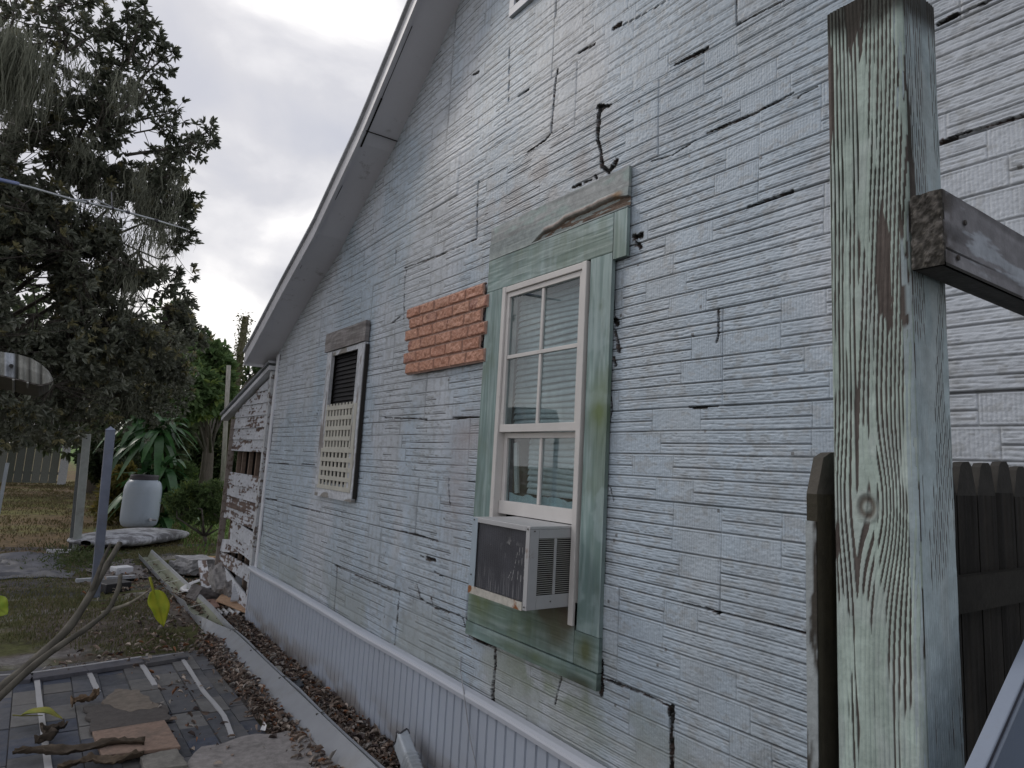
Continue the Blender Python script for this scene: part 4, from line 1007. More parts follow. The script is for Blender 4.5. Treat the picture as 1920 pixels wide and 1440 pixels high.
# leaning white sash at the bottom right
a0 = wy(1844, 1440, .334); a1 = wy(1940, 1222, .334); d = (a1-a0)/np.linalg.norm(a1-a0); s_ = np.array([d[2], 0, -d[0]])
sh_ = thing('storm_window', 'white framed storm window with a dark slot leaning in front of the picket fence', 'storm window', a0)
lo = a0-d*(a0[2]-.03)/d[2]; hi = a1+d*.28
def sb(o0, o1, y0, y1, col, name, mat):
    g = G(); q = [lo+s_*o0, lo+s_*o1, hi+s_*o1, hi+s_*o0]; v = [np.array([p[0], y, p[2]]) for y in (y0, y1) for p in q]
    g.add(v, [[0, 1, 2, 3], [7, 6, 5, 4], [0, 4, 5, 1], [1, 5, 6, 2], [2, 6, 7, 3], [3, 7, 4, 0]], col=col); return g.build(name, mat, sh_, bevel=.0015)
sb(.0, .0035, .333, .350, (.24, .28, .35), 'outer_frame', M_white); sb(.0038, .0125, .335, .348, (.02, .018, .032), 'dark_slot', M_black); sb(.0128, .0165, .333, .350, (.24, .28, .35), 'inner_frame', M_white); sb(.0168, .18, .336, .350, (.13, .165, .23), 'panel', M_white)

# ================================================================== THINGS IN THE YARD
def metalpost(name, base, top, w_, d_, col, label, cap, mat=M_metal):
    base = np.asarray(base, float); top = np.asarray(top, float)
    t = thing(name, label, 'post', base); g = G(); d, a, b = frame(top-base, (0, 1, 0))
    g.bar(base-d*.1, top, w_, d_, col, up=(0, 1, 0)); 
    g.build('shaft', mat, t, bevel=.006)
    if cap:
        g = G(); P = [top+a*i*w_*.55+b*j*d_*.55 for i, j in ((-1, -1), (1, -1), (1, 1), (-1, 1))]; g.add(P+[top+d*w_*.45], [[3, 2, 1, 0]], t=[[0, 1, 4], [1, 2, 4], [2, 3, 4], [3, 0, 4]], col=np.asarray(col)*1.1); g.build('cap', mat, t)
    else:
        g = G(); g.lathe(top-d*.07-b*(d_/2+.001), [(0, 0), (.012, 0)], 10, (.02, .02, .02), axis=-b); g.build('bolt_hole', M_black, t)
    return t
pb = wz(178, 1118, 0); metalpost('steel_post', pb, wy(207, 806, pb[1]-.12), .095, .095, (.22, .25, .33), 'square blue grey post with a pointed cap, leaning left of the barrel', True)
pb = wz(143, 1032, 0); metalpost('steel_post', pb, wy(163, 814, pb[1]-.1), .115, .07, (.40, .43, .42), 'pale grey flat post, left of the blue grey one', False)
pb = wz(133, 1030, 0); g = G(); g.bar(pb-[0, 0, .1], wy(150, 850, pb[1]+.05), .06, .06, (.13, .14, .14)); tag(g.build('wooden_stake', M_wood), 'dark thin stake leaning behind the pale grey post', 'stake')
pb = wz(-8, 985, 0); g = G(); g.bar(wy(-10, 1000, 9), wy(14, 868, 9), .13, .03, (.30, .33, .36)); g.bar(wy(-10, 1000, 9)-[0, 0, .0], wy(-30, 1110, 9), .1, .03, (.2, .2, .2)); tag(g.build('leaning_plank', M_metal), 'grey plank tip poking in at the left edge, above the lawn', 'plank')

# fibreglass hull with the barrel on it
hull = G(); c0 = (wz(160, 1024, .1)+wz(322, 996, .1))/2; ax = wz(322, 996, .1)-wz(160, 1024, .1); Lh = np.linalg.norm(ax)*1.0; ax /= np.linalg.norm(ax); sx = np.cross([0, 0, 1.], ax)
nu, nv = 40, 24; V = np.zeros((nu, nv+1, 3)); 
for i, u in enumerate(np.linspace(-1, 1, nu)):
    wr = .60*max(.02, (1-abs(u)**5))**.5
    for j in range(nv+1):
        t = 2*math.pi*j/nv; V[i, j] = c0+ax*u*Lh/2+sx*math.cos(t)*wr+np.array([0, 0, 1])*(.02-.03*u+math.copysign(abs(math.sin(t))**.7, math.sin(t))*.125*max(.3, (1-abs(u)**4)))
hull.grid(V, np.tile(np.array([.40, .42, .46]), (nu, nv+1, 1))); tag(hull.build('overturned_hull', M_boat, smooth=True), 'peeling white overturned hull lying under the rain barrel', 'boat hull')
bc = wz(262, 990, .13); bc = bc+np.array([0, .25, 0])
R_ = .345; Hh = 1.02
bar = thing('rain_barrel', 'white plastic barrel with a black lid standing on the overturned hull', 'barrel', bc)
g = G(); g.lathe(bc, [(0, 0), (R_*.74, .0), (R_*.90, .04), (R_*.985, .12), (R_, .25), (R_, Hh*.68), (R_*.975, Hh*.78), (R_*.9, Hh*.86), (R_*.78, Hh*.91), (R_*.72, Hh*.925)][::-1], 48, (.34, .40, .47)); g.build('body', M_plastic, bar, smooth=True)
g = G(); g.lathe(bc, [(R_*.72, Hh*.92), (R_*.76, Hh*.93), (R_*.76, Hh*1.0), (R_*.73, Hh*1.02), (0, Hh*1.02)][::-1], 40, (.04, .035, .045)); g.build('lid', M_black, bar, smooth=False)
g = G(); tp = bc+np.array([.16, -R_*.93, .17]); g.tube([tp+[0, .06, 0], tp+[0, -.07, 0]], .03, 10, (.5, .5, .52)); g.tube([tp+[0, -.05, 0], tp+[.10, -.08, -.01]], .018, 8, (.2, .2, .2)); g.build('tap', M_plastic, bar)

# yard litter
def sheet(name, pts, seed, col, label, cat, mat=M_tarp, amp=.06):
    c = np.mean(pts, 0); g = G(); p = [np.asarray(q, float) for q in pts]
    U, V = np.meshgrid(np.linspace(0, 1, 60), np.linspace(0, 1, 30), indexing='ij')
    P = (p[0]*((1-U)*(1-V))[..., None]+p[1]*(U*(1-V))[..., None]+p[2]*(U*V)[..., None]+p[3]*((1-U)*V)[..., None])
    e = np.minimum(np.minimum(U, 1-U), np.minimum(V, 1-V)); P[..., 0] += (fbm(U*6, V*6, seed+3)-.5)*.3; P[..., 1] += (fbm(U*6, V*6, seed+4)-.5)*.5
    f = fbm(U*5, V*14, seed, 5); P[..., 2] = .01+amp*np.abs(f-.5)*4*ss(0, .12, e)+.0
    g.grid(P, np.asarray(col)*(.6+.8*fbm(U*9, V*9, seed+7))[..., None]); return tag(g.build(name, mat, smooth=True, solid=.003), label, cat)
sheet('tarp', [(-4.0, 11.1, 0), (-1.35, 11.2, 0), (-1.5, 13.6, 0), (-4.0, 13.9, 0)], 5, (.075, .08, .10), 'crumpled dark blue grey tarp on the ground at the left edge', 'tarp')
sheet('tarp', [(-1.1, 10.6, 0), (-.5, 10.8, 0), (-.55, 12.6, 0), (-1.1, 12.3, 0)], 9, (.10, .09, .09), 'small dirty tarp scrap behind the blue grey post', 'tarp', amp=.04)
g = G(); g.bar(wz(88, 1033, .03), wz(133, 1033, .03), .07, .05, (.55, .56, .6)); tag(g.build('white_pipe', M_white), 'short white stick lying left of the pale grey post', 'pipe')
g = G(); q = wz(228, 1069, .06); g.box(q-[.11, .1, .05], q+[.11, .1, .05], (.62, .64, .68), rot=rotm((0, 0, 1), .3)); tag(g.build('white_box', M_white, bevel=.01), 'small white box on the ground right of the blue grey post', 'box')
g = G(); q = wz(208, 1098, .05); g.box(q-[.14, .16, .06], q+[.16, .16, .05], (.03, .03, .035), rot=rotm((0, 0, 1), .4)); tag(g.build('black_tray', M_black, bevel=.01), 'black plastic tray beside the foot of the blue grey post', 'tray')
g = G(); q = wz(195, 1086, .04); g.bar(q+[-.3, 0, 0], q+[.35, .1, 0], .06, .04, (.36, .38, .41)); tag(g.build('grey_batten', M_wood), 'thin grey batten lying behind the foot of the blue grey post', 'batten')

# debris heap by the shed
def ringseat():
    g = G(); c = wz(380, 1096, .14); n = 30; rows = []
    for i in range(n+1):
        t = 2*math.pi*i/n*.93+.5; o = c+np.array([.20*math.cos(t), .26*math.sin(t), .05*math.cos(t)]); rr = [.04*math.cos(t), .04*math.sin(t), 0]
        rows.append([o-rr, o+[0, 0, .022], o+rr, o-[0, 0, .012], o-rr])
    g.grid(np.array(rows), np.tile(np.array([.5, .51, .54]), (n+1, 5, 1))); return tag(g.build('plastic_ring', M_white, smooth=True), 'white oval toilet seat ring in the debris behind the gutter', 'toilet seat')
ringseat()
def lump(name, c, dim, rot, col, label, cat, seed, grp=None, mat=M_stone):
    g = G(); c = np.asarray(c, float); k = 8; R = rotm(rot[0], rot[1])
    t = np.linspace(-1, 1, k)
    for ax_ in range(3):
        for sg in (-1, 1):
            A, B = np.meshgrid(t, t, indexing='ij'); P = np.zeros(A.shape+(3,)); o = [i for i in range(3) if i != ax_]
            P[..., ax_] = sg; P[..., o[0]] = A; P[..., o[1]] = B*(sg if ax_ != 1 else -sg)
            n_ = P/np.linalg.norm(P, axis=-1)[..., None]; P = P*.86+n_*.14
            nz = (vn(P[..., 0]*3+P[..., 2]*2+seed, P[..., 1]*3-P[..., 2]*2.3, seed)-.5)*.22
            P = P*(1+nz[..., None]); P = (P*np.asarray(dim)/2) @ R.T+c
            g.grid(P, np.asarray(col)*(.6+.8*vn(A*4, B*4, seed+1))[..., None])
    return tag(g.build(name, mat), label, cat, grp)
GR = 'broken masonry blocks heaped by the shed'
lump('concrete_block', wz(412, 1098, .16), (.20, .5, .30), ((1, 0, 0), .5), (.25, .24, .235), 'upright grey block leaning in the heap below the shed corner', 'block', 3, GR)
lump('concrete_block', wz(440, 1112, .12), (.24, .34, .20), ((1, .3, 0), -.6), (.20, .19, .185), 'grey block tilted against the white skirt corner', 'block', 5, GR)
lump('concrete_block', wz(372, 1060, .12), (.45, .5, .22), ((0, .2, 1), .3), (.33, .33, .34), 'pale lumpy block at the back of the heap, behind the toilet seat', 'block', 7, GR)
lump('concrete_block', wz(385, 1118, .08), (.30, .25, .16), ((0, 1, .5), .5), (.13, .12, .12), 'dark low lump in front of the toilet seat', 'block', 9, GR)
lump('concrete_block', wz(345, 1062, .06), (.4, .3, .14), ((0, .2, 1), .9), (.28, .28, .29), 'flat pale lump beside the far end of the gutter', 'block', 15, GR)
r2 = random.Random(11)
slab('plywood_scrap', [wz(*p, .09) for p in [(418, 1113), (463, 1143), (462, 1151), (405, 1128)]], 0, .02, (.44, .29, .19), M_wood, 'orange tan plywood scrap below the skirt corner', 'board')
slab('plywood_scrap', [wz(*p, .05) for p in [(376, 1128), (404, 1126), (412, 1140), (386, 1146)]], 0, .02, (.34, .22, .18), M_wood, 'small pinkish board scrap right of the gutter', 'board')
g = G(); g.bar(wz(367, 1047, .03), wz(411, 1047, .03), .12, .05, (.42, .25, .12)); tag(g.build('timber_plank', M_wood), 'orange timber plank on the ground left of the shed foot', 'plank')
def corr():
    a = wz(404, 1153, .07); b = wz(452, 1150, .07); g = G(); U, V = np.meshgrid(np.linspace(0, 1, 40), np.linspace(0, 1, 4), indexing='ij')
    P = a+(b-a)*U[..., None]+np.array([0, .25, 0])*V[..., None]; P[..., 2] += .018*np.sin(U*28); g.grid(P, np.tile(np.array([.55, .56, .57]), (40, 4, 1)))
    return tag(g.build('corrugated_sheet', M_gutter, smooth=True, solid=.003), 'strip of white corrugated sheet half buried in leaves', 'sheet')
corr()
fb = [((395, 1105), (378, 1078), .10, 'thin grey board leaning in the heap, left of the upright block'), ((432, 1125), (452, 1080), .08, 'narrow dark board propped beside the skirt corner'), ((418, 1075), (448, 1095), .12, 'fallen white clapboard on top of the heap'), ((425, 1060), (470, 1075), .12, 'fallen clapboard tight against the shed foot')]
for i, (p, q, w_, lb) in enumerate(fb):
    a = wz(*p, .12+.03*i); b = wz(*q, .12+.03*i); b = a+(b-a)/np.linalg.norm(b-a)*.75; b[2] = .35+.05*i; d, s1, t1 = frame(b-a)
    g = G(); g.relief(a, d, s1 if i % 2 else -s1, .75, w_, .018, .012, .01, peelfn(500+i*9, .1 if i < 2 else -.02)); tag(g.build('fallen_clapboard', M_wood), lb, 'board', 'loose boards on the debris heap')
slab('grey_shingle', [wz(*p, .05) for p in [(503, 1253), (525, 1252), (532, 1275), (515, 1280)]], 0, .015, (.28, .27, .24), M_stone, 'pale grey flat scrap in the leaves right of the gutter', 'scrap', .01)
slab('grey_shingle', [wz(*p, .05) for p in [(540, 1275), (560, 1272), (570, 1288), (550, 1295)]], 0, .015, (.07, .08, .09), M_stone, 'dark shingle scrap in the leaves right of the gutter', 'scrap', .01)

# ================================================================== LEAF LITTER, GRASS
def litter(name, pts, seed, lens=(.014, .065), zl=(.0, .06), cols=None, label=None):
    r = np.random.RandomState(seed); n = len(pts)
    d = r.normal(size=(n, 3)); d[:, 2] *= .35; up = r.normal(size=(n, 3))*.45+[0, 0, 1.0]
    ln = r.uniform(*lens, n); pos = np.c_[pts, r.uniform(zl[0], zl[1], n)]
    C0 = np.array([(.26, .20, .16), (.17, .125, .10), (.38, .32, .27), (.08, .06, .055), (.26, .12, .06), (.36, .33, .30)]); c = C0[r.choice(6, n, p=[.26, .24, .16, .16, .06, .12])]*r.uniform(.6, 1.15, (n, 1))
    g = G(); g.leaves(pos, d, up, ln, ln*r.uniform(.22, .55, n), c*1.25, fold=.6, bend=.35); o = g.build(name, M_dry, smooth=True); struct(o, 'stuff'); return o
r = np.random.RandomState(5); P = []
n = 11000; y = 3.2+(r.rand(n)**1.1)*6.2; x = -.03-r.rand(n)*.27*np.interp(y, [3, 8, 9.4], [1, 1, 1.6]); P.append(np.c_[x, y])
n = 2600; y = 3.3+r.rand(n)*3.9; x = -.42-np.abs(r.normal(size=n))*.085; P.append(np.c_[x, y])
n = 420; y = 6.9+r.rand(n)**2*5; x = -.45-np.abs(r.normal(size=n))*.45; P.append(np.c_[x, y])
n = 200; P.append(np.c_[-.95+r.normal(size=n)*.5, 6.75+r.normal(size=n)*.18]); n = 110; P.append(np.c_[-.98+r.normal(size=n)*.12, 5.3+r.normal(size=n)*.6])
n = 35; P.append(np.c_[-1.7+r.rand(n)*1.2, 4+r.rand(n)*3])
n = 800; P.append(np.c_[-.1+r.normal(size=n)*.45, 9.8+r.normal(size=n)*1.0])
P = np.vstack(P); P = P[P[:, 0] < .0+.4*(P[:, 1] > 7.8)]
litter('dead_leaf_litter', P, 3, zl=(.0, .065))
# loose pile height: mounded bed of dead leaves along the skirt
g = G(); U, V = np.meshgrid(np.linspace(3.0, 9.4, 220), np.linspace(0, 1, 24), indexing='ij')
Xb = -.40+.38*V; Zb = .0+.055*np.sin(np.pi*np.clip(V*.75+.12, 0, 1))*(.5+fbm(U*6, V*3, 3)) +.012*fbm(U*30, V*20, 5)-.022
g.grid(np.stack([Xb, U, Zb], -1), mixc((.11, .08, .06), (.05, .038, .03), fbm(U*20, V*10, 6))); struct(g.build('leaf_mulch', M_ground, smooth=True), 'stuff')
# scattered twigs/leaves over the far lawn + grass blades
def grass(name, xr, yr, n, seed, h, cols, thr=.5, w_=.006):
    r = np.random.RandomState(seed); x = r.uniform(*xr, n); y = r.uniform(*yr, n); k = fbm(x*1.2, y*1.2, seed, 4)+.12*r.rand(n) > thr
    k &= ~((x > -2.7) & (x < -.55) & (y < 6.95)) & ~((x > -.6) & (y < 9.2)); x = x[k]; y = y[k]; n = len(x)
    hh = r.uniform(h*.4, h*1.3, n); an = r.rand(n)*6.28; le = r.normal(size=(n, 2))*.35
    p = np.c_[x, y, np.full(n, -.01)]; s = np.c_[np.cos(an), np.sin(an), np.zeros(n)]*(w_/2)*(1+y[:, None]*.05)
    t = p+np.c_[le*hh[:, None], hh]; m = p+np.c_[le*hh[:, None]*.35, hh*.6]
    V = np.stack([p-s, p+s, m+s*.8, t, m-s*.8], 1).reshape(-1, 3); b = np.arange(n)[:, None]*5
    c = np.repeat(mixc(cols[0], cols[1], r.rand(n)), 5, 0)
    g = G(); g.add(V, b+np.array([[0, 1, 2, 4]]), b+np.array([[4, 2, 3]]), col=c); struct(g.build(name, M_leaf2), 'stuff')
grass('grass', (-4.5, 1.5), (6.8, 14), 70000, 5, .038, ((.09, .11, .04), (.17, .15, .08)), .50)
grass('grass', (-9, 8), (14, 38), 60000, 6, .06, ((.10, .10, .04), (.135, .10, .055)), .42, .010)
grass('grass', (.4, 9), (13, 44), 34000, 7, .09, ((.10, .18, .05), (.15, .23, .06)), .30, .012)
# low weeds near the posts
r = np.random.RandomState(9); n = 900; c = wz(148, 1052, 0); pos = c+np.c_[r.normal(size=n)*.25, r.normal(size=n)*.6, np.abs(r.normal(size=n))*.07]
g = G(); g.leaves(pos, r.normal(size=(n, 3))+[0, 0, .8], r.normal(size=(n, 3)), r.uniform(.03, .08, n), .02, mixc((.06, .09, .03), (.10, .12, .05), r.rand(n))); struct(g.build('weeds', M_leaf2), 'stuff')

# yellow leaf on the shingles
def bigleaf(name, a, b, w_, col, mat, up=(0, 0, 1), curl=.3, fold=.4, parent=None):
    a = np.asarray(a, float); b = np.asarray(b, float); L0 = np.linalg.norm(b-a); d = (b-a)/L0; s = np.cross(d, up); s /= np.linalg.norm(s); nn_ = np.cross(s, d)
    U, V = np.meshgrid(np.linspace(0, 1, 18), np.linspace(-1, 1, 9), indexing='ij'); wv = w_*np.sin(np.pi*U**.8)**.8*(1-.25*U)
    P = a+d*(U*L0)[..., None]+s*(V*wv)[..., None]+nn_*((np.abs(V)*wv*fold)+.10*L0*curl*np.sin(U*3.1)+.003*np.sin(U*14)*np.abs(V))[..., None]
    c = mixc(np.asarray(col), np.asarray(col)*.7, np.exp(-(V/.08)**2)); c = mixc(c, np.asarray(col)*[.75, .9, .8], ss(.4, .7, fbm(U*5, V*3, 3)))
    g = G(); g.grid(P, c); g.tube([a-d*.04*1, a, a+d*L0*.5+nn_*.05*L0*curl], [.003, .003, .0015], 5, np.asarray(col)*.7); return g.build(name, mat, parent, smooth=True, solid=.0012)
tag(bigleaf('yellow_leaf', wz(38, 1342, .10), wz(118, 1350, .06), .055, (.42, .40, .10), M_leaf2, curl=1.2), 'yellowing dropped leaf lying on the shingles beside the leftmost strip', 'leaf')
# bare sapling in the left foreground
def stem(g, px, d0, r0, r1, col):
    P = np.array([wd(x, y, d) for (x, y, d) in px]); n = len(P)*5; t = np.linspace(0, 1, n); k = np.linspace(0, 1, len(P))
    Q = np.array([np.interp(t, k, P[:, i]) for i in range(3)]).T
    for _ in range(3): Q[1:-1] = (Q[:-2]+2*Q[1:-1]+Q[2:])/4
    rr = np.interp(t, [0, 1], [r0, r1])*(1+.06*np.sin(t*40)); g.tube(Q, rr, 10, mixc(col, np.asarray(col)*.6, np.array([vn(np.array(q*30.), np.array(0.), 3) for q in t]))); return Q
rootp = np.array([-2.95, 2.1, 0.0])
sap = thing('bare_sapling', 'bare forked sapling stem crossing the left foreground with one hanging yellow leaf', 'sapling', rootp)
g = G(); bc_ = (.13, .12, .10)
q0 = wd(-80, 1370, 2.35); g.tube([rootp-[0, 0, .05], rootp+[.02, .02, .35], rootp*.45+q0*.55, q0], [.022, .020, .017, .0155], 10, bc_)
stem(g, [(-80, 1370, 2.35), (0, 1292, 2.4), (70, 1235, 2.45), (130, 1178, 2.5), (170, 1115, 2.55), (200, 1060, 2.6), (225, 1018, 2.65)], 2.4, .0150, .0075, bc_)
stem(g, [(-60, 1362, 2.37), (60, 1250, 2.4), (110, 1212, 2.42), (160, 1180, 2.45), (205, 1145, 2.5), (224, 1100, 2.52), (226, 1078, 2.54)], 2.4, .010, .0055, bc_)
stem(g, [(190, 1150, 2.5), (240, 1133, 2.5), (262, 1120, 2.48), (284, 1104, 2.45)], 2.4, .006, .0022, (.27, .25, .20))
stem(g, [(170, 1112, 2.55), (194, 1048, 2.55), (208, 1020, 2.53)], 2.4, .007, .004, bc_)
g.build('stem', M_bark, sap, smooth=True)
bigleaf('leaf', wd(287, 1106, 2.45), wd(306, 1176, 2.42), .032, (.34, .35, .025), M_leaf2, up=(.3, -.9, .1), curl=.5, fold=.25, parent=sap)
bigleaf('leaf', wd(-25, 1128, 2.3), wd(14, 1152, 2.3), .03, (.42, .50, .08), M_leaf2, up=(.3, -.9, .1), parent=sap)

# ================================================================== TREES
def unit(n, r):
    v = r.normal(size=(n, 3)); return v/np.linalg.norm(v, axis=1)[:, None]
def moss_strands(g, tops, r, l0, l1, w_=.012, n=26, sp=.18):
    for tp in tops:
        m = n; o = tp+np.c_[r.normal(size=m)*sp, r.normal(size=m)*sp, r.uniform(-.1, .15, m)]; ln = r.uniform(l0, l1, m)
        an = r.rand(m)*6.28; s = np.c_[np.cos(an), np.sin(an), 0*an]; ww = r.uniform(.4, 1.2, m)*w_
        V = []
        k = 7
        for i in range(k):
            t = i/(k-1); wob = np.c_[np.sin(t*9+an)*.022+np.cos(an*3)*.05*t, np.cos(t*11+an*2)*.02+np.sin(an*5)*.05*t, -ln*t]; c = o+wob; hw = (ww*(1-t**2)*(.7+.6*((i*7) % 3)/2)+.001)[:, None]
            V.append(c-s*hw); V.append(c+s*hw)
        V = np.stack(V, 1); b = np.arange(m)[:, None]*2*k; q = np.concatenate([b+np.array([[2*i, 2*i+1, 2*i+3, 2*i+2]]) for i in range(k-1)])
        g.add(V.reshape(-1, 3), q, col=np.repeat(mixc((.15, .16, .125), (.27, .28, .22), r.rand(m)), 2*k, 0))
def crown(g, tg, blobs, start, r, nper, leaf=(.068, .115), lw=.38, cols=((.10, .115, .085), (.19, .20, .15)), leaves=11, twig=True, subs=9, gap=0.0, limb=.05, upb=.15, tipr=.004, flat=1.0):
    cl = []
    for (c, rad_, dens) in blobs:
        c = np.asarray(c, float); n = int(nper*dens)
        if limb: 
            m1 = start+(c-start)*.5+r.normal(size=3)*.25; tg.tube([start, m1, c], [limb, limb*.6, limb*.28], 7, (.10, .09, .08))
        sc = c+unit(subs, r)*rad_*r.uniform(.35, .8, (subs, 1))
        if limb:
            for q in sc: tg.tube([c, (c+q)/2+r.normal(size=3)*.08*rad_, q], [limb*.28, limb*.2, limb*.12], 5, (.10, .09, .08))
        p = c+unit(n, r)*rad_*(r.rand(n, 1)**.42)*[1, flat, 1]; p = p+r.normal(size=p.shape)*rad_*.06
        if gap:
            k = fbm(p[:, 0]*2.2+p[:, 1]*.25, p[:, 2]*2.4, 77, 3) > gap+.015*np.clip((p[:, 2]-4)/3, 0, 1)*(flat < 1); p = p[k]
        o = p-c; o = o/(np.linalg.norm(o, axis=1)[:, None]+1e-6)
        if twig:
            dd = np.linalg.norm(p[:, None]-sc[None], axis=2).argmin(1)
            for i in range(len(p)):
                if i % 4 == 0: tg.tube([sc[dd[i]], (sc[dd[i]]+p[i])/2+[0, 0, -.03], p[i]], [tipr*1.5, tipr, tipr*.6], 4, (.09, .08, .07), cap=False)
        cl.append(np.c_[p, o])
    cl = np.vstack(cl); n = len(cl); rep = np.repeat(np.arange(n), leaves); m = len(rep)
    od = cl[rep, 3:]; d = od*.75+unit(m, r)*1.0+[0, 0, upb]; ln = r.uniform(leaf[0], leaf[1], m); pos = cl[rep, :3]+r.normal(size=(m, 3))*leaf[0]*.12
    c = mixc(cols[0], cols[1], r.rand(m)); cb = mixc((1, 1, 1), (1.5, 1.3, .9), (r.rand(n) > .9))[rep]; c = c*cb
    g.leaves(pos, d, unit(m, r)+[0, 0, .8], ln, ln*lw, c, fold=.12, bend=.12)
    return cl
r = np.random.RandomState(21)
tb = np.array([-3.6, 13.6, 0.0])
mag = thing('magnolia_tree', 'huge dark magnolia draped in grey hanging moss, filling the upper left', 'tree', tb)
tg = G(); cg = G()
st_ = tb+[.3, 0, 2.9]
tg.tube([tb-[0, 0, .1], tb+[.05, .05, 1.2], st_, st_+[.3, .2, 2.5], st_+[.5, .5, 5.0]], [.42, .33, .27, .18, .07], 14, (.11, .10, .09))
def B(x, y, d, rp, den): return (wd(x, y, d), rp*d/CF, den)
bl = [B(20, 90, 12, 130, .26), B(130, 60, 12.5, 95, .14), B(-120, 200, 12, 220, .7), B(60, 240, 12.5, 120, .42), B(190, 170, 12, 75, .17), B(150, 320, 12, 110, .60), B(40, 400, 11.5, 150, 1.0), B(250, 350, 11.8, 90, .50), B(290, 410, 11.8, 60, .22),
      B(260, 470, 11.5, 90, 1.0), B(150, 520, 11.5, 150, 1.5), B(-60, 560, 11, 200, 1.8), B(60, 650, 11.5, 140, 1.5), B(240, 600, 12, 100, 1.3), B(305, 650, 13, 65, .9), B(180, 700, 15.5, 110, 1.2), B(30, 745, 16, 85, .9), B(110, 770, 16.5, 60, .6), B(270, 710, 16, 80, 1.0), B(318, 602, 13, 34, .4), B(-150, 400, 12, 200, 1.2)]
crown(cg, tg, bl, st_, r, 800, gap=.41, limb=.05, leaves=12, flat=.5)
# sprigs reaching out against the sky: curved leaders with rosettes along them
sprigs = [[(190, 235), (225, 140), (240, 60), (238, 15)], [(215, 150), (250, 90), (262, 70), (275, 45)], [(240, 120), (262, 45), (275, 28)], [(225, 190), (270, 140), (300, 115), (325, 100)], [(270, 140), (290, 90), (298, 78)], [(210, 220), (250, 190), (285, 165), (305, 172)],
          [(190, 245), (260, 225), (310, 215), (333, 207)], [(250, 250), (300, 240), (325, 235)], [(240, 290), (310, 280), (360, 270), (400, 262)], [(345, 275), (372, 255), (398, 245)], [(350, 280), (370, 295)], [(260, 330), (310, 310), (325, 290)], [(250, 360), (330, 370), (360, 362)], [(270, 420), (330, 430), (358, 435)], [(330, 400), (350, 385)],
          [(300, 450), (345, 462)], [(300, 545), (350, 550)], [(180, 60), (205, 50), (212, 60)], [(120, 100), (170, 70), (210, 55)], [(60, 30), (110, 10), (170, 5)], [(260, 480), (320, 520), (330, 505)], [(180, 240), (195, 200), (160, 150)], [(195, 240), (205, 180), (210, 120)], [(100, 200), (150, 190), (200, 260)], [(290, 330), (320, 335)]]
ps = []; od = []
for i, s in enumerate(sprigs):
    d0 = 11.6+.25*math.sin(i*2.3); Pq = np.array([wd(*p, d0) for p in s]); t = np.linspace(0, 1, 16); k = np.linspace(0, 1, len(Pq)); Q = np.array([np.interp(t, k, Pq[:, j]) for j in range(3)]).T
    for _ in range(2): Q[1:-1] = (Q[:-2]+2*Q[1:-1]+Q[2:])/4
    tg.tube(Q, np.linspace(.022 if len(s) > 3 else .013, .005, 16), 6, (.09, .08, .07))
    Lq = np.linalg.norm(Q[-1]-Q[0]); n = int(10+Lq*15)
    for j in range(n):
        a = r.rand()**.7; o = Q[min(15, int(a*15.9))]; of = unit(1, r)[0]*r.uniform(.04, .30)*(1.15-a*.6); p = o+of
        tg.tube([o, p], [.006, .003], 4, (.09, .08, .07), cap=False); ps.append(p); od.append(of/np.linalg.norm(of)*.7+(Q[-1]-Q[0])/Lq*.6)
    ps.append(Q[-1]); od.append((Q[-1]-Q[0])/Lq)
ps = np.array(ps); od = np.array(od); rep = np.repeat(np.arange(len(ps)), 11); m = len(rep)
ln = r.uniform(.075, .13, m); cg.leaves(ps[rep], od[rep]*.8+unit(m, r), unit(m, r)+[0, 0, .8], ln, ln*.33, mixc((.06, .075, .05), (.13, .14, .10), r.rand(m)), fold=.12, bend=.12)
tg.build('trunk', M_bark, mag, smooth=True); cg.build('crown', M_leaf, mag)
mg = G(); tops = [wd(x, y, (11.3 if y < 600 else 15.6)+.4*math.sin(x)) for x, y in [(5, 90), (20, 110), (40, 130), (15, 150), (60, 120), (8, 60), (107, 150), (150, 120), (150, 270), (140, 300), (225, 150), (250, 165), (260, 160), (178, 290), (240, 330), (270, 350), (262, 320), (285, 345), (270, 370), (290, 400), (215, 375), (200, 360), (320, 400), (335, 420), (300, 430), (310, 450), (275, 430), (190, 340), (125, 640), (145, 650), (130, 655), (240, 500), (250, 530), (190, 720), (245, 735), (250, 740), (60, 735), (220, 450), (230, 480), (330, 340), (185, 500), (240, 440)]]
moss_strands(mg, tops, r, .1, .62, .005, 48, .08)
tops2 = [wd(x, y, 10.8) for x, y in [(5, 80), (25, 90), (40, 100), (15, 110), (30, 60)]]; moss_strands(mg, tops2, r, .4, 1.1, .006, 120, .16)
mg.build('hanging_moss', M_moss, mag)

def simple_tree(name, label, base, blobs, seed, nper, leaf, cols, trunk_r=.16, mat=None, leaves=9, lw=.4, cat='tree', group=None, gap=0, limb=.04, fork=1.6, subs=6, twig=True, tipr=.006):
    r = np.random.RandomState(seed); base = np.asarray(base, float); t = thing(name, label, cat, base, group); tg = G(); cg = G()
    st = base+[0, 0, fork]; top = np.mean([b[0] for b in blobs], 0); tg.tube([base-[0, 0, .1], base+[.03, .02, fork*.5], st, st*.4+top*.6, top], [trunk_r, trunk_r*.8, trunk_r*.65, trunk_r*.4, trunk_r*.2], 9, (.12, .105, .09))
    crown(cg, tg, blobs, st, r, nper, leaf=leaf, lw=lw, cols=cols, leaves=leaves, gap=gap, limb=limb, subs=subs, twig=twig, tipr=tipr)
    tg.build('trunk', M_bark, t, smooth=True); cg.build('crown', mat or M_leaf2, t); return t
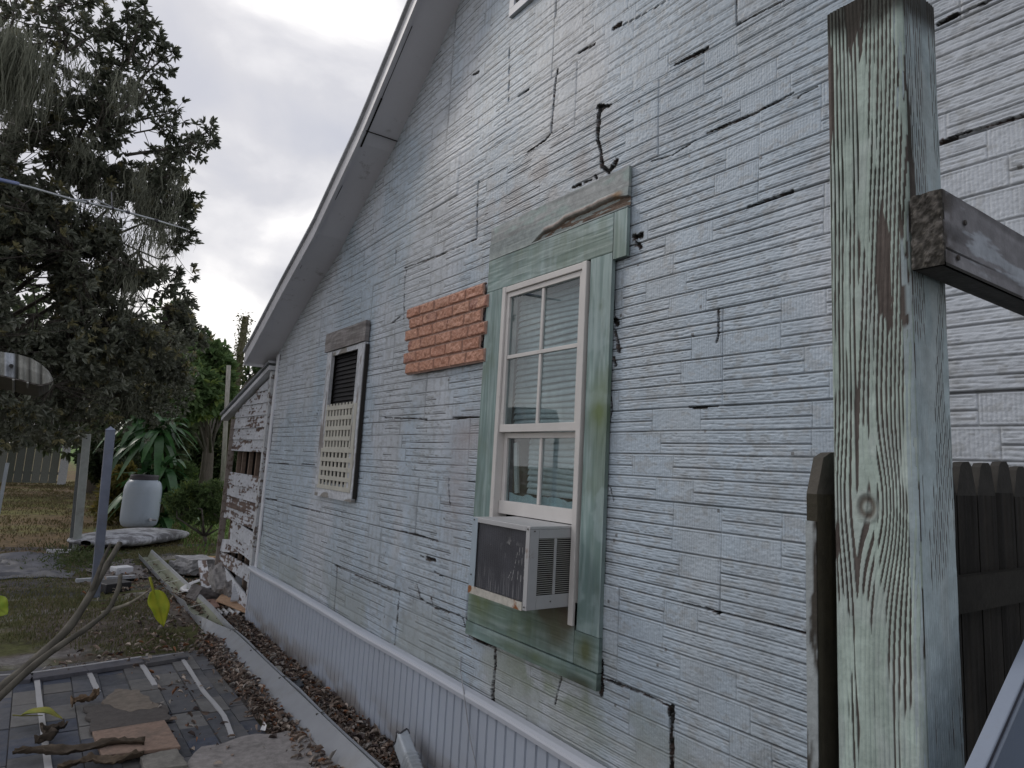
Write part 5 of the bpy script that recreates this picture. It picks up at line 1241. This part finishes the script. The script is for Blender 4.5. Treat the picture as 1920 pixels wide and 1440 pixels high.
# trees behind the magnolia
GT = 'trees beyond the yard'
def G0(x, d): p = wd(x, 850, d); return np.array([p[0], p[1], 0.0])
simple_tree('broadleaf_tree', 'bright green leafy tree right of the magnolia, behind the corn plant', G0(395, 26), [B(385, 705, 26, 48, 1.3), B(395, 672, 26, 28, .8), B(360, 740, 25, 45, 1.1), B(345, 680, 27, 42, .9), B(405, 745, 26, 30, .8)], 31, 300, (.18, .32), ((.09, .155, .06), (.15, .22, .09)), group=GT, limb=.06, tipr=.012)
simple_tree('broadleaf_tree', 'dark sparse tree behind the leaning pole with twigs against the sky', G0(385, 32), [B(352, 655, 32, 40, .8), B(318, 620, 32, 40, .8), B(384, 684, 32, 24, .6), B(410, 765, 34, 26, .6), B(470, 705, 36, 18, .14), B(488, 690, 36, 15, .10)], 32, 260, (.22, .36), ((.06, .10, .045), (.10, .15, .065)), group=GT, gap=.32, limb=.07, tipr=.014)
simple_tree('broadleaf_tree', 'dark tree mass behind the magnolia, above the far board fence', G0(180, 30), [B(250, 700, 30, 85, 1.4), B(160, 760, 28, 70, 1.3), B(290, 800, 28, 60, 1.1), B(60, 720, 30, 90, 1.3), B(-40, 640, 31, 110, 1.3), B(215, 830, 27, 50, .9)], 33, 330, (.24, .4), ((.07, .095, .055), (.12, .15, .08)), group=GT, limb=.1, tipr=.014, trunk_r=.3)
simple_tree('evergreen_shrub', 'large dark rounded shrub left of the shed, above the lawn', G0(385, 40), [B(390, 845, 40, 48, 1.4), B(365, 815, 41, 40, 1.1), B(415, 805, 42, 34, 1.0), B(350, 855, 40, 38, 1.0), B(420, 860, 40, 36, 1.1), B(330, 870, 41, 30, .8)], 34, 420, (.22, .40), ((.045, .07, .03), (.08, .11, .05)), trunk_r=.08, cat='shrub', leaves=10, limb=.03, fork=.5, tipr=.008)
simple_tree('evergreen_shrub', 'pale green fine leaved shrub top in front of the far white building', G0(375, 43), [B(360, 800, 43, 30, .8), B(392, 800, 43, 30, .9), B(420, 812, 43, 26, .8)], 35, 260, (.1, .2), ((.05, .08, .05), (.09, .12, .07)), trunk_r=.08, cat='shrub', leaves=8, limb=.03, fork=.8, tipr=.008)
# under-canopy bushes in the shade
simple_tree('shade_bush', 'dark bush in the shade behind the two metal posts', G0(215, 20), [B(215, 865, 20, 38, 1.0), B(245, 900, 19, 30, .7), B(190, 850, 20, 32, .7)], 36, 220, (.1, .2), ((.02, .034, .014), (.04, .055, .025)), trunk_r=.06, cat='shrub', leaves=9, limb=.02, fork=.4, tipr=.006)
# small bush left of the shed
b0 = wz(382, 1018, 0)
def sh_b(x, y, rp, den): return B(x, y, np.linalg.norm(b0-CAM), rp, den)
t = simple_tree('small_bush', 'small feathery bush with several bare stems, left of the shed', b0, [sh_b(380, 945, 34, 1.2), sh_b(352, 950, 26, .9), sh_b(400, 925, 22, .8), sh_b(402, 960, 20, .7), sh_b(355, 918, 16, .4), sh_b(330, 940, 18, .5)], 37, 230, (.05, .10), ((.075, .12, .045), (.13, .19, .07)), trunk_r=.05, cat='shrub', leaves=11, lw=.22, limb=.022, fork=.12, tipr=.003)
b1 = wz(322, 968, 0)
simple_tree('small_bush', 'low green bush between the barrel and the small feathery bush', b1, [B(325, 905, 17.5, 26, 1.0), B(345, 890, 17.5, 20, .7), B(330, 935, 17.5, 22, .7)], 38, 220, (.05, .1), ((.06, .11, .035), (.11, .17, .055)), trunk_r=.04, cat='shrub', leaves=11, lw=.25, limb=.02, fork=.2, tipr=.003)
cb = wz(228, 965, 0)
simple_tree('croton_bush', 'yellow green croton bush left of the barrel', cb, [B(225, 925, 18.5, 26, .9), B(212, 950, 18.5, 22, .8), B(240, 900, 18.5, 20, .5)], 39, 90, (.14, .24), ((.10, .10, .03), (.20, .17, .05)), trunk_r=.04, cat='shrub', leaves=9, lw=.35, limb=.02, fork=.2, tipr=.003)
# dracaena (corn plant)
def dracaena():
    d0 = 17.6; base = wz(300, 968, 0); t = thing('corn_plant', 'tall corn plant with long arching strap leaves behind the barrel', 'plant', base); r = np.random.RandomState(44)
    tg = G(); cg = G()
    heads = [(288, 780, 34, 1.05), (305, 805, 26, .95), (270, 830, 18, .8), (318, 900, 22, .8), (268, 895, 24, .85), (295, 905, 20, .8), (320, 960, 16, .6), (310, 868, 18, .75), (285, 765, 14, .6)]
    for (x, y, n, L0) in heads:
        h = wd(x, y, d0); h = h+r.normal(size=3)*[.1, .3, 0]; b = base+r.normal(size=3)*[.12, .12, 0]; b[2] = 0
        tg.tube([b, b*.4+h*.6+[0, 0, -.1], h], [.04, .032, .026], 8, (.17, .15, .12))
        for k in range(n):
            an = k*2.4+r.rand()*.4; el = r.uniform(-.1, 1.1); ln = L0*r.uniform(.7, 1.15)*.95; hd = np.array([math.cos(an), math.sin(an), 0]); s = np.cross(hd, [0, 0, 1.]); q = np.linspace(0, 1, 9)
            sag = r.uniform(.55, 1.15)*(1.25-el*.5)
            C = h+[0, 0, -.15+.3*el*.4]+hd*(q*ln*math.cos(el*.9))[:, None]+np.array([0, 0, 1.])*((q*math.sin(el)-sag*q*q)*ln)[:, None]
            wv = .085*np.sin(np.pi*np.clip(q*.92+.06, 0, 1))**.7+.004
            V = np.stack([C-s*wv[:, None]+[0, 0, .015], C, C+s*wv[:, None]+[0, 0, .015]], 1); cc = mixc((.04, .11, .04), (.09, .20, .075), np.full((9, 3), r.rand())); cg.grid(V, cc*(.9+.2*r.rand()))
    tg.build('canes', M_bark, t, smooth=True); cg.build('leaves', M_leaf, t, smooth=True)
dracaena()

# ================================================================== far board fence, poles, building, wire, awning
ff = thing('board_fence', 'far weathered grey board fence seen under the magnolia', 'fence', (-2, 35.5, 0))
g = G(); xa, xb = -9.0, -.72; r2 = random.Random(2); x = xb
g.box((xb-.30, 35.44, .0), (xb, 35.50, 2.05), (.46, .47, .50)); x = xb-.32
while x > xa:
    w_ = .29; cc = r2.choice([(.15, .16, .145), (.12, .13, .12), (.18, .19, .175), (.10, .11, .095)]); g.box((x-w_, 35.5, .05), (x-.015, 35.53, 1.95+r2.uniform(-.04, .04)), cc); x -= w_
g.build('fence_boards', M_wood, ff)
g = G(); g.box((xa, 35.535, .4), (xb, 35.6, .5), (.2, .19, .17)); g.box((xa, 35.535, 1.5), (xb, 35.6, 1.6), (.2, .19, .17)); g.build('fence_rails', M_wood, ff)
# leaning poles
def pole(label, a, b, r0, r1, col, vine, name='utility_pole'):
    a = np.asarray(a, float); b = np.asarray(b, float); t = thing(name, label, 'pole', a); g = G(); g.tube([a-[0, 0, .1], b], [r0, r1], 12, col); g.build('shaft', M_bark, t, smooth=True)
    if vine:
        r = np.random.RandomState(3); n = 1500; s = .25+.75*r.rand(n)**.8; p = a+(b-a)*s[:, None]+r.normal(size=(n, 3))*.13; g = G(); g.leaves(p, r.normal(size=(n, 3))-[0, 0, .4], r.normal(size=(n, 3)), r.uniform(.08, .16, n), .05, mixc((.09, .11, .04), (.17, .16, .08), r.rand(n))); g.build('vine', M_leaf2, t)
        g = G()
        for k in range(5):
            q = a+(b-a)*(.6+.08*k); g.tube([q, q+[.3*math.cos(k*2), .1, -.25], q+[.45*math.cos(k*2), .1, -.7-.1*k]], .012, 4, (.13, .13, .07))
        g.build('vine_stems', M_bark, t)
top = wd(461, 593, 29); foot = wd(432, 800, 29.2); ft = foot+(foot-top)/(top[2]-foot[2])*foot[2]
pole('leaning wooden pole overgrown with yellow green vine, against the sky', ft, top, .15, .12, (.13, .12, .08), True)
top = wd(429, 685, 24); foot = wd(423, 800, 24); ft = foot+(foot-top)/(top[2]-foot[2])*foot[2]
pole('plain short grey pole left of the vine covered pole', ft, top, .075, .065, (.30, .29, .26), False)
# far white building
bp_ = wd(395, 800, 46); bd = thing('white_building', 'distant low white building glimpsed above the dark shrub', 'building', (bp_[0], bp_[1], 0))
g = G(); g.box((bp_[0]-3.5, bp_[1], 0), (bp_[0]+5, bp_[1]+6, 3.15), (.62, .64, .68)); g.build('wall', M_white, bd)
g = G(); g.add([(bp_[0]-3.8, bp_[1]-.3, 3.1), (bp_[0]+5.3, bp_[1]-.3, 3.1), (bp_[0]+5.3, bp_[1]+3, 4.1), (bp_[0]-3.8, bp_[1]+3, 4.1), (bp_[0]-3.8, bp_[1]+6.3, 3.1), (bp_[0]+5.3, bp_[1]+6.3, 3.1)], [[0, 1, 2, 3], [3, 2, 5, 4]], t=[[0, 3, 4], [1, 5, 2]], col=(.55, .57, .6)); g.build('roof', M_metal, bd)
# cable crossing the tree
g = G(); q = [wd(*p) for p in [(-260, 268, 7.5), (0, 338, 8.2), (60, 352, 8.5), (140, 375, 9), (210, 390, 9.5), (290, 412, 10), (350, 430, 10.6)]]
g.tube(q, [.010, .011, .012, .012, .012, .012, .009], 8, (.32, .34, .37)); cb_ = thing('cable', 'pale cable with a blue taped end strung across the magnolia', 'cable', q[0]); g.build('line', M_metal, cb_, smooth=True)
g = G(); g.tube([wd(-200, 284, 7.65), wd(0, 337, 8.18), wd(34, 344, 8.35)], [.019, .018, .015], 8, (.12, .16, .33)); g.build('tape_wrap', M_black, cb_, smooth=True)
g = G()
for (x, y, d) in ((163, 380, 9.15), (210, 390, 9.5), (240, 398, 9.65), (293, 413, 10)): p = wd(x, y, d); g.tube([p-[.02, 0, 0], p+[.02, 0, 0]], .02, 8, (.05, .05, .06)); g.build('clip', M_black, cb_); g = G()
g.tube([wd(140, 375, 9), wd(180, 374, 9.2), wd(210, 388, 9.5)], .006, 5, (.3, .32, .36)); g.tube([wd(209, 360, 9.5), wd(210, 390, 9.5)], .006, 5, (.2, .2, .22)); g.build('loose_wire', M_black, cb_)
# old striped awning at the left edge, held by its own pole outside the frame
aw = thing('metal_awning', 'weathered striped metal awning end poking in at the left edge', 'awning', wd(-160, 700, 6.2))
d0 = 6.2; g = G(); rows = []
outl = [(-160, 640, 735), (-80, 648, 730), (-20, 656, 728), (0, 660, 722), (30, 664, 728), (58, 672, 735), (78, 684, 738), (92, 698, 732), (99, 712, 722)]
xs = np.linspace(-160, 99, 60); V = []
for i, x in enumerate(xs):
    yt = np.interp(x, [o[0] for o in outl], [o[1] for o in outl]); ym_ = np.interp(x, [-160, 0, 40, 75, 99], [690, 703, 712, 722, 716]); yb = np.interp(x, [-160, 0, 20, 45, 72, 90, 99], [712, 727, 730, 738, 742, 732, 716])
    rib = .012*math.sin(i*1.9)
    V.append([wd(x, yt, d0+.14+rib), wd(x, (yt*.75+ym_*.25), d0+.10+rib), wd(x, (yt+ym_)/2, d0+.05+rib), wd(x, ym_, d0+rib)])
V = np.array(V); cc = np.zeros((60, 4, 3)); 
for i in range(60): cc[i] = np.array([(.30, .30, .27), (.26, .26, .235), (.33, .335, .31), (.20, .20, .18), (.05, .05, .045)][i % 5])
cc[39:43] = (.40, .43, .47); cc[43] = (.05, .05, .045)
g.grid(V, cc); g.build('canopy', M_peelmetal, aw, smooth=False, solid=.004)
g = G(); W2 = np.array([[wd(x, np.interp(x, [-160, 0, 40, 75, 99], [690, 703, 712, 722, 716]), d0), wd(x, np.interp(x, [-160, 0, 20, 45, 72, 90, 99], [712, 727, 730, 738, 742, 732, 716]), d0+.22)] for x in xs]); g.grid(W2, np.tile(np.array([.10, .09, .08]), (60, 2, 1))); g.build('underside', M_metal, aw, solid=.008)
g = G()
for x in (25, 52): g.tube([wd(x, np.interp(x, [0, 75], [706, 722]), d0-.01), wd(x, 735, d0+.2)], .008, 5, (.30, .30, .28))
a = wd(-150, 700, d0+.1); g.tube([(a[0], a[1], 0), a+[0, 0, .05]], .03, 10, (.3, .3, .3)); g.build('support_pole', M_metal, aw)
g = G(); g.lathe(wd(21, 686, d0+.015), [(0, .03), (.014, .03), (.014, -.03)], 12, (.02, .02, .02), axis=tuple(-ray(21, 686))); g.build('bolt', M_black, aw)
